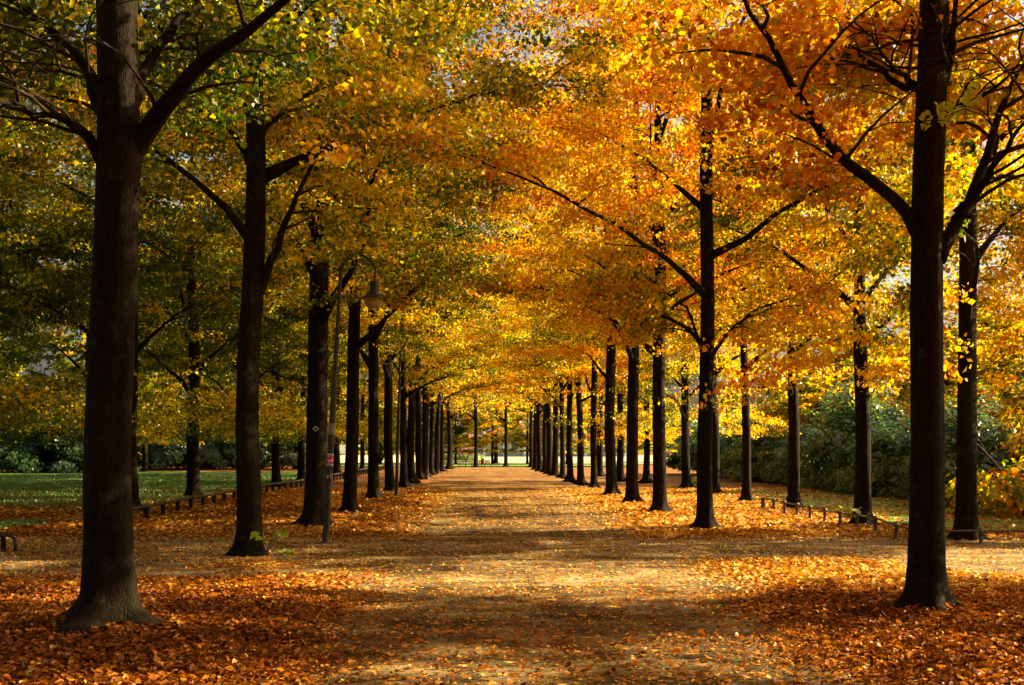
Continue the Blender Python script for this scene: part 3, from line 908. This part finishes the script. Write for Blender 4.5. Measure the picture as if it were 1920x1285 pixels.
# ------------------------------------------------------------------ shrubs
def gen_shrub(seed, rad=1.8, H=3.6, n_leaf=9000, leaf=.16, mat=None, stems=7, clumps=70, shape=LEAF_LITE, low=.25):
    rng = np.random.default_rng(seed)
    st = []
    for k in range(stems):
        az = 6.28 * k / stems + rng.uniform(-.4, .4)
        b = MB()
        q = grow(rng, (rng.uniform(-.2, .2), rng.uniform(-.2, .2), -.05), az, RAD(rng.uniform(60, 85)), RAD(rng.uniform(15, 55)), H * rng.uniform(.7, 1.0), 8, .18)
        b.tube(q, np.linspace(.035, .008, len(q)), 6)
        me = b.mesh('stem'); me.materials.append(M_TWIG)
        st.append(me)
    u = unit(rng.normal(0, 1, (clumps, 3)))
    u[:, 2] = np.abs(u[:, 2]) * 1.1 - .15
    lump = rng.uniform(.62, 1.05, clumps)
    C = np.stack([u[:, 0] * rad * lump, u[:, 1] * rad * lump, low + .3 + np.maximum(u[:, 2], -.1) * (H - .6) * lump], -1)
    idx = rng.integers(0, clumps, n_leaf)
    off = unit(rng.normal(0, 1, (n_leaf, 3))) * (rng.uniform(.2, 1, n_leaf) ** .5)[:, None] * np.array((.62, .62, .42))
    P = C[idx] + off
    P[:, 2] = np.maximum(P[:, 2], rng.uniform(.02, .3, n_leaf))
    out = unit(P - np.array((0, 0, H * .3)))
    N = out * .7 + np.array((0, 0, .5)) + rng.normal(0, .4, (n_leaf, 3))
    T = out + np.array((0, 0, -.5)) + rng.normal(0, .5, (n_leaf, 3))
    tint = .5 + rng.normal(0, .12, clumps)[idx] + rng.normal(0, .12, n_leaf)
    lm = leaf_mesh('foliage', P, N, T, leaf * rng.uniform(.6, 1.3, n_leaf), tint, shape, rng)
    lm.materials.append(mat)
    return dict(stems=st, foliage=lm)

def plant_shrub(pr, name, x, y, label, cat, group, shade=0.0, scale=1.0, rz=0.0, sz=1.0, z=None):
    r = empty(name, (x, y, float(height(np.float64(x), np.float64(y))) if z is None else z), rz)
    r.scale = (scale, scale, scale * sz)
    tag(r, label, cat, group)
    for m in pr['stems']: link('stem', m, None, r)
    tag(link('foliage', pr['foliage'], None, r, (shade, 0, 0, 1)), kind='stuff')
    return r

EV = [gen_shrub(301, 1.9, 3.5, 8000, .17, M_EVER), gen_shrub(302, 1.7, 3.9, 8000, .17, M_EVER), gen_shrub(303, 2.1, 3.1, 8000, .19, M_EVER)]
YB = [gen_shrub(311, 2.0, 4.4, 7000, .19, M_LEAF, low=.3), gen_shrub(312, 2.3, 4.9, 8000, .20, M_LEAF, low=.5)]
k = 0
for i, y in enumerate(np.arange(32.5, 76, 2.35)):
    x = 14.3 + rr.uniform(-.5, .6) - (.6 if y < 42 else 0)
    plant_shrub(EV[i % 3] if i % 4 != 2 else EV[1], 'evergreen_shrub', x, y, '%s dark evergreen shrub from the near end of the bank behind the leafy lawn' % NUM[i], 'shrub', 'evergreen shrubs behind the leafy lawn',
                rr.uniform(-.15, .3), rr.uniform(.68, 1.08), rr.uniform(0, 6), sz=rr.uniform(.8, 1.05))
for i, (x, y) in enumerate(((14.6, 6.0), (14.9, 9.2), (14.5, 12.2), (15.0, 3.0), (15.2, 20.6), (15.4, 24.0))):  # out of view, added to shade the bed beside the crossing
    plant_shrub(YB[i % 2], 'autumn_shrub', x, y, 'unseen tall shrub added for shade by the crossing path, %s of six' % NUM[i], 'shrub', 'tall shrubs behind the evergreen bank',
                -.10, 1.0, i * 1.1, z=-.05)
for i, y in enumerate(np.arange(30, 72, 4.2)):
    plant_shrub(YB[i % 2], 'autumn_shrub', 18.3 + rr.uniform(-.8, .8), y, '%s tall yellow green shrub from the near end behind the evergreen bank' % NUM[i], 'shrub', 'tall shrubs behind the evergreen bank',
                -.18 + rr.uniform(-.1, .1), rr.uniform(.9, 1.15), rr.uniform(0, 6), z=-.05)
for i, x in enumerate(np.arange(-44, -24, 2.6)):
    plant_shrub(EV[i % 3], 'evergreen_shrub', x, 74 + rr.uniform(-1, 1), 'dark green shrub on the lamp side lawn, %s from the edge of its clump' % NUM[i], 'shrub',
                'dark shrubs on the lamp side lawn', rr.uniform(-.15, .2), rr.uniform(1.1, 1.45), rr.uniform(0, 6), z=0)
for i, x in enumerate(np.arange(-27, -15, 2.7)):
    plant_shrub(EV[(i + 1) % 3], 'evergreen_shrub', x, 90 + rr.uniform(-1, 1), 'dark shrub across the lamp side lawn, %s in the farther clump' % NUM[i], 'shrub',
                'dark shrubs across the lamp side lawn', rr.uniform(-.15, .2), rr.uniform(1.0, 1.3), rr.uniform(0, 6), z=0)
for i, x in enumerate(np.arange(-46, -14, 3.6)):
    plant_shrub(YB[i % 2], 'autumn_shrub', x, 96 - (x + 46) * .1 + rr.uniform(-1, 1), 'tall dull green shrub behind the lamp side lawn, %s from its outer end' % NUM[i], 'shrub',
                'tall shrubs behind the lamp side lawn', -.24 + rr.uniform(-.06, .06), 1.15, rr.uniform(0, 6), z=-.05)
# the loose shrub with bare branches at the picture's edge
BS = gen_shrub(321, 1.5, 1.5, 2600, .15, M_LEAF, stems=9, clumps=46, shape=LEAF_MID, low=.1)
bare = []
rngb = np.random.default_rng(77)
for k in range(11):
    b = MB()
    az = rngb.uniform(0, 6.28)
    q = grow(rngb, (rngb.uniform(-.3, .3), rngb.uniform(-.3, .3), 0), az, RAD(rngb.uniform(60, 80)), RAD(rngb.uniform(5, 45)), rngb.uniform(2.6, 3.8), 9, .2)
    b.tube(q, np.linspace(.035, .008, len(q)), 6)
    for j in (3, 5, 6, 7, 8):
        q2 = grow(rngb, q[j], az + rngb.uniform(-1.2, 1.2), RAD(rngb.uniform(10, 60)), RAD(rngb.uniform(-10, 30)), rngb.uniform(.6, 1.3), 6, .25)
        b.tube(q2, np.linspace(.013, .004, len(q2)), 4)
    me = b.mesh('stem'); me.materials.append(M_TWIG)
    bare.append(me)
BS['stems'] = bare
plant_shrub(BS, 'bare_shrub', 12.6, 26.6, 'loose shrub with bare dark branches above and yellow leaves low down', 'shrub', None, -.08)
plant_shrub(YB[0], 'autumn_shrub', 15.6, 29.6, 'yellow green shrub right behind the bare branched shrub', 'shrub', None, -.12, 1.0, 1.0)
plant_shrub(EV[1], 'evergreen_shrub', 12.9, 30.6, 'nearest dark evergreen shrub, next to the bare branched shrub', 'shrub', None, .0, .8, 2.0)

# ------------------------------------------------------------------ low fences
def post_meshes(r, h, collar):
    b = MB()
    if collar:
        b.lathe([(r * 1.5, -.08), (r * 1.5, .03), (r * 1.15, .05), (r, .06), (r * .9, h * .78), (r * 1.35, h * .80), (r * 1.45, h * .88), (r * 1.35, h * .97),
                 (r * .8, h * 1.04), (.001, h * 1.07)], sides=12)
    else:
        b.lathe([(r, -.08), (r, h * .82), (r * 1.18, h * .84), (r * 1.22, h * .98), (r * 1.0, h * 1.03), (.001, h * 1.05)], sides=12)
    return b.mesh('post')

def low_fence(pts, step, label, r, h, collar, rail_r, mat, group=None, hoop_start=False, hoop_end=False):
    """posts along a polyline, joined by one round rail that may bend down into the ground at its ends"""
    pts = [np.array(p, float) for p in pts]
    root = empty('low_fence', (pts[0][0], pts[0][1], 0))
    tag(root, label, 'fence', group)
    pm = post_meshes(r, h, collar)
    pm.materials.append(mat)
    org = np.array((pts[0][0], pts[0][1], 0))
    rail = []
    zt = h * (.88 if collar else .93)
    for a, b in zip(pts[:-1], pts[1:]):
        L = np.linalg.norm(b - a)
        n = max(1, int(round(L / step)))
        for k in range(n + 1):
            p = a + (b - a) * k / n
            z = float(height(p[0], p[1])) if p[1] < 45 else 0.0
            if k == 0 and rail: continue
            o = link('post', pm, None, root)
            o.location = (p[0] - org[0], p[1] - org[1], z)
            o.rotation_euler = (rr.uniform(-.05, .05), rr.uniform(-.05, .05), rr.uniform(0, 6))
            rail.append(np.array((p[0] - org[0], p[1] - org[1], z + zt)))
    def hoop(p, d):
        d = d / np.linalg.norm(d)
        return [p + np.array((d[0], d[1], 0)) * s + np.array((0, 0, dz)) for s, dz in ((.06, 0), (.13, -.015), (.18, -.06), (.20, -.14), (.20, -zt - .08))]
    if hoop_start: rail = hoop(rail[0], (pts[0] - pts[1]))[::-1] + rail
    if hoop_end: rail = rail + hoop(rail[-1], (pts[-1] - pts[-2]))
    rb = MB()
    rb.tube(rail, rail_r, 8)
    rb.build('rail', mat, root)
    return root

low_fence([(-7.75, 24.7), (-7.9, 96)], 1.3, 'long low fence of stubby posts and a thick round rail running beside the lamp row', .055, .31, False, .042, M_IRON)
low_fence([(-7.72, 18.2), (-13.7, 18.9)], 1.0, 'end hoop of a low fence at the edge beside the crossing path', .04, .31, False, .03, M_IRON, hoop_start=True)
low_fence([(7.3, 30.0), (7.38, 19.4), (12.9, 19.9)], 1.06, 'iron fence of collared posts turning a corner behind the front tree', .036, .30, True, .017, M_WORN, hoop_start=True)
low_fence([(-3.4, 96.5), (.4, 96.5)], .55, 'tiny far fence of short posts by the red bin at the avenue end', .04, .30, False, .025, M_IRON)

# ------------------------------------------------------------------ street lamps
def street_lamp(px, py, label, stickers=False, lean=3.0, az=0.0):
    x, y = ground_pt(px, py)
    r = empty('street_lamp', (x, y, float(height(np.float64(x), np.float64(y))) if y < 45 else 0), az, (0, RAD(lean)))
    tag(r, label, 'street lamp', 'old street lamps with a hanging shade')
    b = MB()
    b.lathe([(.075, -.1), (.075, .02), (.06, .05), (.057, .3), (.055, 2.7), (.050, 2.85), (.042, 2.92), (.038, 3.7), (.044, 3.72), (.044, 3.78), (.034, 3.8), (.030, 4.62)], sides=16)
    b.build('post', M_LAMPGREEN, r)
    b = MB()
    b.lathe([(.13, -.05), (.13, .025), (.10, .03), (.085, .05), (.06, .06)], sides=16)
    b.build('base_plate', M_IRON, r)
    b = MB()
    b.box((0, -.0585, .62), (.06, .012, .30))
    b.build('access_door', M_IRON, r, smooth=False)
    b = MB()
    arc = [(0, 4.58), (0, 4.72), (.03, 4.86), (.10, 4.98), (.20, 5.05), (.30, 5.07), (.41, 5.04), (.52, 4.96), (.58, 4.88), (.60, 4.82)]
    b.tube([(a, 0, z) for a, z in arc], np.linspace(.030, .022, len(arc)), 10)
    b.build('arm', M_LAMPGREEN, r)
    b = MB()
    b.tube([(.6, 0, 4.84), (.6, 0, 4.60)], .016, 8)
    b.build('hanger', M_LAMPGREEN, r)
    b = MB()
    b.lathe([(.03, 4.62), (.075, 4.615), (.085, 4.58), (.085, 4.45), (.10, 4.41), (.15, 4.36), (.20, 4.33), (.255, 4.315), (.258, 4.305), (.20, 4.315), (.14, 4.32), (.02, 4.33)], (.6, 0, 0), 28)
    b.build('lamp_shade', M_LAMPGREEN, r)
    b = MB()
    b.lathe([(.165, 4.318), (.165, 4.27), (.150, 4.21), (.115, 4.165), (.06, 4.145), (.001, 4.14)], (.6, 0, 0), 24)
    b.build('lamp_globe', M_GLOBE, r)
    if stickers:
        def band(name, z0, z1, mat, rad=.0595):
            bb = MB()
            bb.lathe([(rad, z0), (rad, z1)], sides=16)
            return bb.build(name, mat, r)
        s = band('sticker', 1.385, 1.585, M_WHITE, .0592)
        tag(s, 'white edged red sticker')
        for z0, z1 in ((1.405, 1.462), (1.478, 1.565)):
            bb = MB(); bb.lathe([(.0605, z0), (.0605, z1)], sides=16)
            bb.build('sticker_field', M_RED, s)
        tag(band('paper_band', 1.92, 2.11, M_GREYTAPE), 'torn grey paper')
        tag(band('paper_band', 1.68, 1.90, M_BLACKTAPE), 'dark paper remains')
        # pale flyer remains
        for k in range(5):
            bb = MB()
            a0 = -2.2 + rr.uniform(0, 1.4); z0 = 1.1 + rr.uniform(0, .55); w = rr.uniform(.2, .5); hh = rr.uniform(.03, .09)
            vs = [(.0600 * math.cos(a0 + w * i / 4), .0600 * math.sin(a0 + w * i / 4), z0 + j * hh) for j in (0, 1) for i in range(5)]
            bb.add(vs, [(i, i + 1, i + 6, i + 5) for i in range(4)])
            bb.build('paper_scrap', M_GREYTAPE if k % 2 else M_WHITE, r)
    return r

street_lamp(610, 1022, 'nearest leaning street lamp with a red and white sticker on its post', True, 3.2)
street_lamp(743, 931, 'second street lamp in the tree row, its shade hanging over the path', lean=1.6)
street_lamp(801, 897, 'third street lamp in the tree row, thin with distance', lean=1.2)
street_lamp(822, 886.5, 'fourth street lamp in the tree row, very small', lean=1.0)
street_lamp(843, 875.5, 'farthest street lamp, only its small shade showing at the avenue end', lean=.6)

# ------------------------------------------------------------------ marks and growths on trees
t3 = Ltrees[0]
x3, y3 = ground_pt(592, 985)
mk = MB()
ro, ri = .062, .040
vs = []
for r_ in (ro, ri):
    for a in (0, 1, 2, 3):
        for q in range(2):
            th = math.pi / 2 * (a + q * .0) + (.0 if q == 0 else .35)
            rad_ = r_ * (1.0 if q == 0 else .80)
            vs.append((rad_ * math.cos(th) * 1.05, 0, rad_ * math.sin(th) * .9))
n = 8
vs2 = vs + [(a, -.006, c) for a, b_, c in vs]
fs = []
for i in range(n):
    j = (i + 1) % n
    fs.append((n * 2 + i, n * 2 + j, n * 3 + j, n * 3 + i))
    fs.append((i, j, n * 2 + j, n * 2 + i))
    fs.append((n + j, n + i, n * 3 + i, n * 3 + j))
mk.add(vs2, fs)
bpy.context.view_layer.update()
def child_world(o, tree, loc, rot=(0, 0, 0)):
    from mathutils import Matrix, Euler
    o.parent = tree
    o.matrix_parent_inverse = tree.matrix_world.inverted()
    o.location = loc
    o.rotation_euler = rot
def front_of(tree, wx, wz):
    """point of the trunk's surface that faces the camera at world x, z"""
    deps = bpy.context.evaluated_depsgraph_get()
    trunk = [c for c in tree.children if c.name.startswith('trunk')][0]
    mi = trunk.matrix_world.inverted()
    o_ = mi @ Vector((wx, tree.location.y - 2.0, wz))
    d_ = (mi.to_3x3() @ Vector((0, 1, 0))).normalized()
    ok, loc, nor, idx = trunk.ray_cast(o_, d_)
    return trunk.matrix_world @ loc if ok else Vector((wx, tree.location.y - .2, wz))
p = front_of(t3, x3 + .02, 2.05)
o = mk.build('trail_mark', M_WHITE, None, smooth=False)
child_world(o, t3, (p.x, p.y - .004, p.z))
tag(o, 'white diamond outline')
t5 = Ltrees[2]
b = MB()
rngk = np.random.default_rng(9)
prof = [(.001, -.16), (.07, -.15), (.13, -.10), (.16, -.02), (.155, .06), (.12, .12), (.06, .155), (.001, .165)]
b.lathe(prof, sides=14)
b.v = [tuple(np.array(v) * (1 + .08 * math.sin(v[0] * 40 + v[2] * 30))) for v in b.v]
o = b.build('burl', M_BARK)
trunk5 = [c for c in t5.children if c.name.startswith('trunk')][0]
mi = trunk5.matrix_world.inverted()
okb, locb, _n, _i = trunk5.ray_cast(mi @ Vector((t5.location.x + 2, t5.location.y - .05, 1.36)), (mi.to_3x3() @ Vector((-1, 0, 0))).normalized())
pb = trunk5.matrix_world @ locb
child_world(o, t5, (pb.x + .02, pb.y, pb.z))

# ------------------------------------------------------------------ green sprouts at the feet of trees
M_SPROUT = leaf_material('sprout_leaf', [(0, (.12, .26, .02)), (1, (.38, .50, .05))], transl=.5, gloss=.04, sat=1)
rngs = np.random.default_rng(3)
def sprout(x, y, label, n_stem, h, leaf, nl):
    r = empty('leaf_sprout', (x, y, float(height(np.float64(x), np.float64(y)))))
    tag(r, label, 'sprout', None)
    lm = None
    for k in range(n_stem):
        az = rngs.uniform(0, 6.28)
        q = grow(rngs, (rngs.uniform(-.05, .05), rngs.uniform(-.05, .05), -.02), az, RAD(75), RAD(35), h * rngs.uniform(.7, 1.1), 6, .15)
        b = MB(); b.tube(q, np.linspace(.007, .003, len(q)), 5)
        b.build('stem', M_TWIG, r)
        for j in range(nl):
            p = q[-1 - (j % 4)]
            a2 = az + (j - nl / 2) * 1.3
            lm = leaf_mesh('leaf', np.array([[0, 0, 0.]]), np.array([[0, 0, 1.]]), np.array([[1., 0, 0]]), np.array([1.]), np.array([rngs.uniform(0, 1)]), LEAF_FULL, rngs)
            lm.materials.append(M_SPROUT)
            o = link('leaf', lm, None, r)
            s = leaf * rngs.uniform(.7, 1.2)
            o.scale = (s, s, s)
            o.location = tuple(p + np.array((math.cos(a2), math.sin(a2), 0)) * s * .5)
            o.rotation_euler = (rngs.uniform(-.9, .9), rngs.uniform(-.2, .7), a2)
    return r
gx, gy = ground_pt(467, 1045)
sprout(gx + .26, gy - .1, 'bright green sprout on the lit side of the forked trunk', 4, .50, .16, 3)
sprout(gx - .24, gy + .1, 'single green leaf peeping out on the dark side of the forked trunk', 1, .42, .11, 2)
sprout(gx + .52, gy + .3, 'low green sprout on the ground between forked tree and lamp', 2, .16, .13, 3)
gx, gy = ground_pt(1600, 985)
sprout(gx, gy, 'yellow green sprout at the foot of the tree behind the iron fence', 6, .5, .16, 4)
gx, gy = ground_pt(1578, 985)
sprout(gx, gy, 'thin small sprout behind the iron fence posts', 2, .35, .10, 3)
gx, gy = ground_pt(1287, 915)
sprout(gx + .2, gy - .4, 'flat green sprout at the foot of the pale sunlit tree', 5, .4, .22, 4)

# ------------------------------------------------------------------ end of the avenue
r = empty('litter_bin', (*ground_pt(902.5, 876.3), 0))
tag(r, 'small red litter bin on a dark post at the end of the avenue', 'bin')
b = MB(); b.tube([(0, 0, -.05), (0, 0, .72)], .04, 8); b.build('post', M_IRON, r)
b = MB(); b.lathe([(.09, .30), (.13, .31), (.15, .70), (.16, .71), (.16, .73), (.13, .73), (.12, .34)], (.10, -.03, 0), 16); b.build('bin_body', M_BINRED, r)
HEDGE = gen_shrub(401, 1.3, 1.25, 6000, .14, M_GRASS, stems=4, clumps=60, low=.05)
for i, x in enumerate((-4.4, -3.2, -2.0)):
    plant_shrub(HEDGE, 'clipped_hedge', x, 130, 'bright green hedge behind the low far wall, %s piece from the lamp side' % ORD[i], 'hedge', 'bright hedge at the avenue end', .35, 1.0, i * 1.3, z=.05)
b = MB()
for i in range(9):
    b = MB(); b.box((0, 0, 0), (.62, .34, .34))
    if i == 0:
        wl = empty('low_wall', (-5.0, 127.5, .12)); tag(wl, 'low pinkish stone wall below the bright hedge', 'wall')
        me = b.mesh('stone', False); me.materials.append(M_STONE)
    o = link('stone', me, None, wl); o.location = (i * .64, 0, rr.uniform(-.02, .02))
PK = gen_shrub(411, .9, 2.6, 1500, .20, M_PINK, stems=6, clumps=26, low=1.0)
plant_shrub(PK, 'pink_shrub', -2.35, 126, 'shrub with pink and orange foliage over the bright hedge', 'shrub', None, 0, 1.0, z=0)
# pale building behind the meadow
r = empty('pale_building', (9, 215, 0))
tag(r, 'pale low building with white pillars far behind the end of the avenue', 'building')
b = MB(); b.box((0, 0, 2.4), (34, 8, 4.8)); b.build('wall', M_PLASTER, r, smooth=False)
b = MB(); b.add([(-17.6, -4.8, 4.8), (17.6, -4.8, 4.8), (17.6, 4.8, 4.8), (-17.6, 4.8, 4.8), (-14, 0, 7.2), (14, 0, 7.2)],
                [(0, 1, 5, 4), (2, 3, 4, 5), (1, 2, 5), (3, 0, 4), (3, 2, 1, 0)])
b.build('roof', M_ROOF, r, smooth=False)
for i in range(9):
    xx = -15 + i * 3.75
    if i == 0:
        b = MB(); b.box((0, 0, 0), (1.3, .12, 2.0)); wm = b.mesh('window', False); wm.materials.append(M_STONE)
        b = MB(); b.box((0, -.05, 0), (1.1, .10, 1.8)); pm = b.mesh('pane', False); pm.materials.append(M_GLASS)
        b = MB(); b.box((0, 0, 0), (.5, .5, 4.7)); cm = b.mesh('pillar', False); cm.materials.append(M_VAN)
    o = link('window', wm, None, r); o.location = (xx, -4.04, 2.3)
    q = link('pane', pm, None, o)
    o = link('pillar', cm, None, r); o.location = (xx + 1.87, -4.6, 2.35)
# white van on the road beyond the lawn
r = empty('parked_van', (-29, 232, 0))
tag(r, 'tiny white van glimpsed between trunks beyond the lawn', 'van')
b = MB()
prof = [(-2.4, .45), (2.3, .45), (2.4, .8), (2.2, 1.15), (1.5, 2.0), (1.1, 2.2), (-2.3, 2.2), (-2.4, 2.0)]
n = len(prof)
b.add([(x, -.95, z) for x, z in prof] + [(x, .95, z) for x, z in prof],
      [tuple(range(n)), tuple(range(2 * n - 1, n - 1, -1))] + [(i, i + n, (i + 1) % n + n, (i + 1) % n) for i in range(n)])
b.build('body', M_VAN, r, smooth=False)
for xx in (-1.5, 1.5):
    for s in (-1, 1):
        b = MB(); b.tube([(xx, s * .80, .34), (xx, s * .98, .34)], .34, 14); b.build('wheel', M_TYRE, r)
b = MB(); b.add([(1.2, -.965, 1.2), (2.0, -.965, 1.2), (1.45, -.965, 1.9), (1.2, -.965, 1.9)], [(0, 1, 2, 3)]); b.build('side_window', M_GLASS, r)
# the far wood that closes the view
rngw = np.random.default_rng(8)
n = 26000
P = np.stack([rngw.uniform(-190, 190, n), 262 + rngw.uniform(-9, 9, n), np.zeros(n)], -1)
top = 11 + 4 * np.sin(P[:, 0] * .21) + 2.5 * np.sin(P[:, 0] * .57 + 1)
P[:, 2] = top * rngw.uniform(0, 1, n) ** .8
N = np.stack([rngw.normal(0, .5, n), -np.ones(n) * .6, np.ones(n) * .6 + rngw.normal(0, .4, n)], -1)
fw = leaf_mesh('far_wood', P, N, rngw.normal(0, 1, (n, 3)), rngw.uniform(.7, 1.5, n), .28 + rngw.normal(0, .1, n) + .06 * np.sin(P[:, 0] * .15), LEAF_LITE, rngw)
tag(link('far_wood', fw, M_LEAF, None, (0, 0, 0, 1)), 'far off green wood closing the view', kind='stuff')

# ------------------------------------------------------------------ fallen leaves
rngl = np.random.default_rng(21)
def scatter(x0, x1, y0, y1, dens, frac):
    n = int((x1 - x0) * (y1 - y0) * dens)
    x = rngl.uniform(x0, x1, n); y = rngl.uniform(y0, y1, n)
    vis = (np.abs(x - .4) < y * .47 + .8)
    x, y = x[vis], y[vis]
    m = bedmask(x, y)
    patch = .65 + .45 * wob(x * 1.9 + 3, y * 2.3)
    p = (m + (1 - m) * frac * np.clip(patch, .15, 1.2) * np.where(x < -1.2, 1.7, 1.0)) * np.where((x < -10.3) & (y > 32.5), .12, 1) * np.where((x < -9.8) & (y > 21.8) & (y < 24.4), .3, 1)
    keep = rngl.uniform(0, 1, len(x)) < p
    return x[keep], y[keep]

def litter(name, x, y, size, shape, label, lift, tiltsd, shift=0.0):
    n = len(x)
    m = bedmask(x, y)
    z = np.maximum(height(x, y), .006) + rngl.uniform(.004, lift, n) * (.25 + .75 * m)
    near_ = np.min([np.hypot(x - q_[0], y - q_[1]) for q_ in MOUNDS], axis=0)
    z = z + np.where(near_ < .55, rngl.uniform(0, .09, n) * (1 - near_ / .55), 0)
    N = np.stack([rngl.normal(0, 1, n) * tiltsd * (.45 + .55 * m), rngl.normal(0, 1, n) * tiltsd * (.45 + .55 * m), np.ones(n)], -1)
    a = rngl.uniform(0, 6.28, n)
    T = np.stack([np.cos(a), np.sin(a), np.zeros(n)], -1)
    tint = np.clip(rngl.normal(.5, .2, n) + .10 * wob(x * .6, y * .6) + shift + .16 * (1 - m) + .13 * sstep(1.8, 3.2, x) * sstep(11.5, 13.5, y), 0, 1)  # paler right of the path: fresh leaves plus sunlight put into the tint
    me = leaf_mesh(name, np.stack([x, y, z], -1), N, T, size * rngl.uniform(.4, 1.35, n) * (1 - .35 * (1 - m)), tint, shape, rngl, 1.5)
    return tag(link(name, me, M_LITTER, None, (0, 0, 0, 1)), label, kind='stuff')

x, y = scatter(-7, 8, 6.8, 13, 1400, .42)
litter('fallen_leaves', x, y, .053, LEAF_MID, 'thick litter of curled orange brown leaves around the front trees', .045, .40, -.15)
x, y = scatter(-11, 12, 13, 22, 460, .5)
for (mx, my) in [m_[:2] for m_ in MOUNDS]:
    a_ = rngl.uniform(0, 6.28, 420); r_ = .22 + np.abs(rngl.normal(0, .22, 420))
    x = np.concatenate([x, mx + r_ * np.cos(a_)]); y = np.concatenate([y, my + r_ * np.sin(a_)])
litter('fallen_leaves', x, y, .070, LEAF_LITE, 'fallen leaves around the crossing path', .04, .4, .02)
x, y = scatter(-20, 22, 22, 45, 110, .6)
litter('fallen_leaves', x, y, .10, LEAF_LITE, 'fallen leaves along the middle of the avenue', .04, .4, .08)
# the leaves lying nearest, each one its own piece of the leaf bed
lms = []
for k in range(8):
    me = leaf_mesh('fallen_leaf', np.array([[0, 0, 0.]]), np.array([[0, 0, 1.]]), np.array([[1., 0, 0]]), np.array([1.]),
                   np.array([(.1, .25, .35, .45, .5, .55, .6, .66)[k]]), LEAF_FULL, rngl, 2.2)
    me.materials.append(M_LITTER)
    lms.append(me)
for k in range(280):
    yy = rngl.uniform(7.6, 10.2); xx = rngl.uniform(-.45 * yy, .47 * yy)
    o = link('fallen_leaf', lms[k % 8], None, ground_near, (0, 0, 0, 1))
    s = .062 * rngl.uniform(.75, 1.3)
    o.scale = (s, s, s)
    o.location = (xx, yy, max(.01, float(height(xx, yy))) + .045 * (.3 + float(bedmask(xx, yy)) * .7))
    o.rotation_euler = (rngl.normal(0, .25), rngl.normal(0, .25), rngl.uniform(0, 6.28))
# grass blades on the lawn
n = 45000
x = -9.6 - rngl.uniform(0, 1, n) ** 1.4 * 26; y = 30.5 + rngl.uniform(0, 1, n) ** 1.3 * 38
m2 = 9000
x = np.concatenate([x, rngl.uniform(-14, -9.3, m2)]); y = np.concatenate([y, rngl.uniform(21.6, 24.6, m2)])
n += m2
P = np.stack([x, y, np.full(n, .085)], -1)
a = rngl.uniform(0, 6.28, n)
N = np.stack([np.cos(a), np.sin(a), np.full(n, .3)], -1)
T = np.stack([rngl.normal(0, .35, n), rngl.normal(0, .35, n), np.ones(n)], -1)
gm = leaf_mesh('grass', P, N, T, rngl.uniform(.05, .11, n), np.clip(rngl.normal(.5, .2, n), 0, 1), (LEAF_LITE[0] * np.array((1, .35, 1)), LEAF_LITE[1]), rngl)
tag(link('grass', gm, M_GRASS, None, (0, 0, 0, 1)), 'short green grass of the lamp side lawn', kind='stuff')
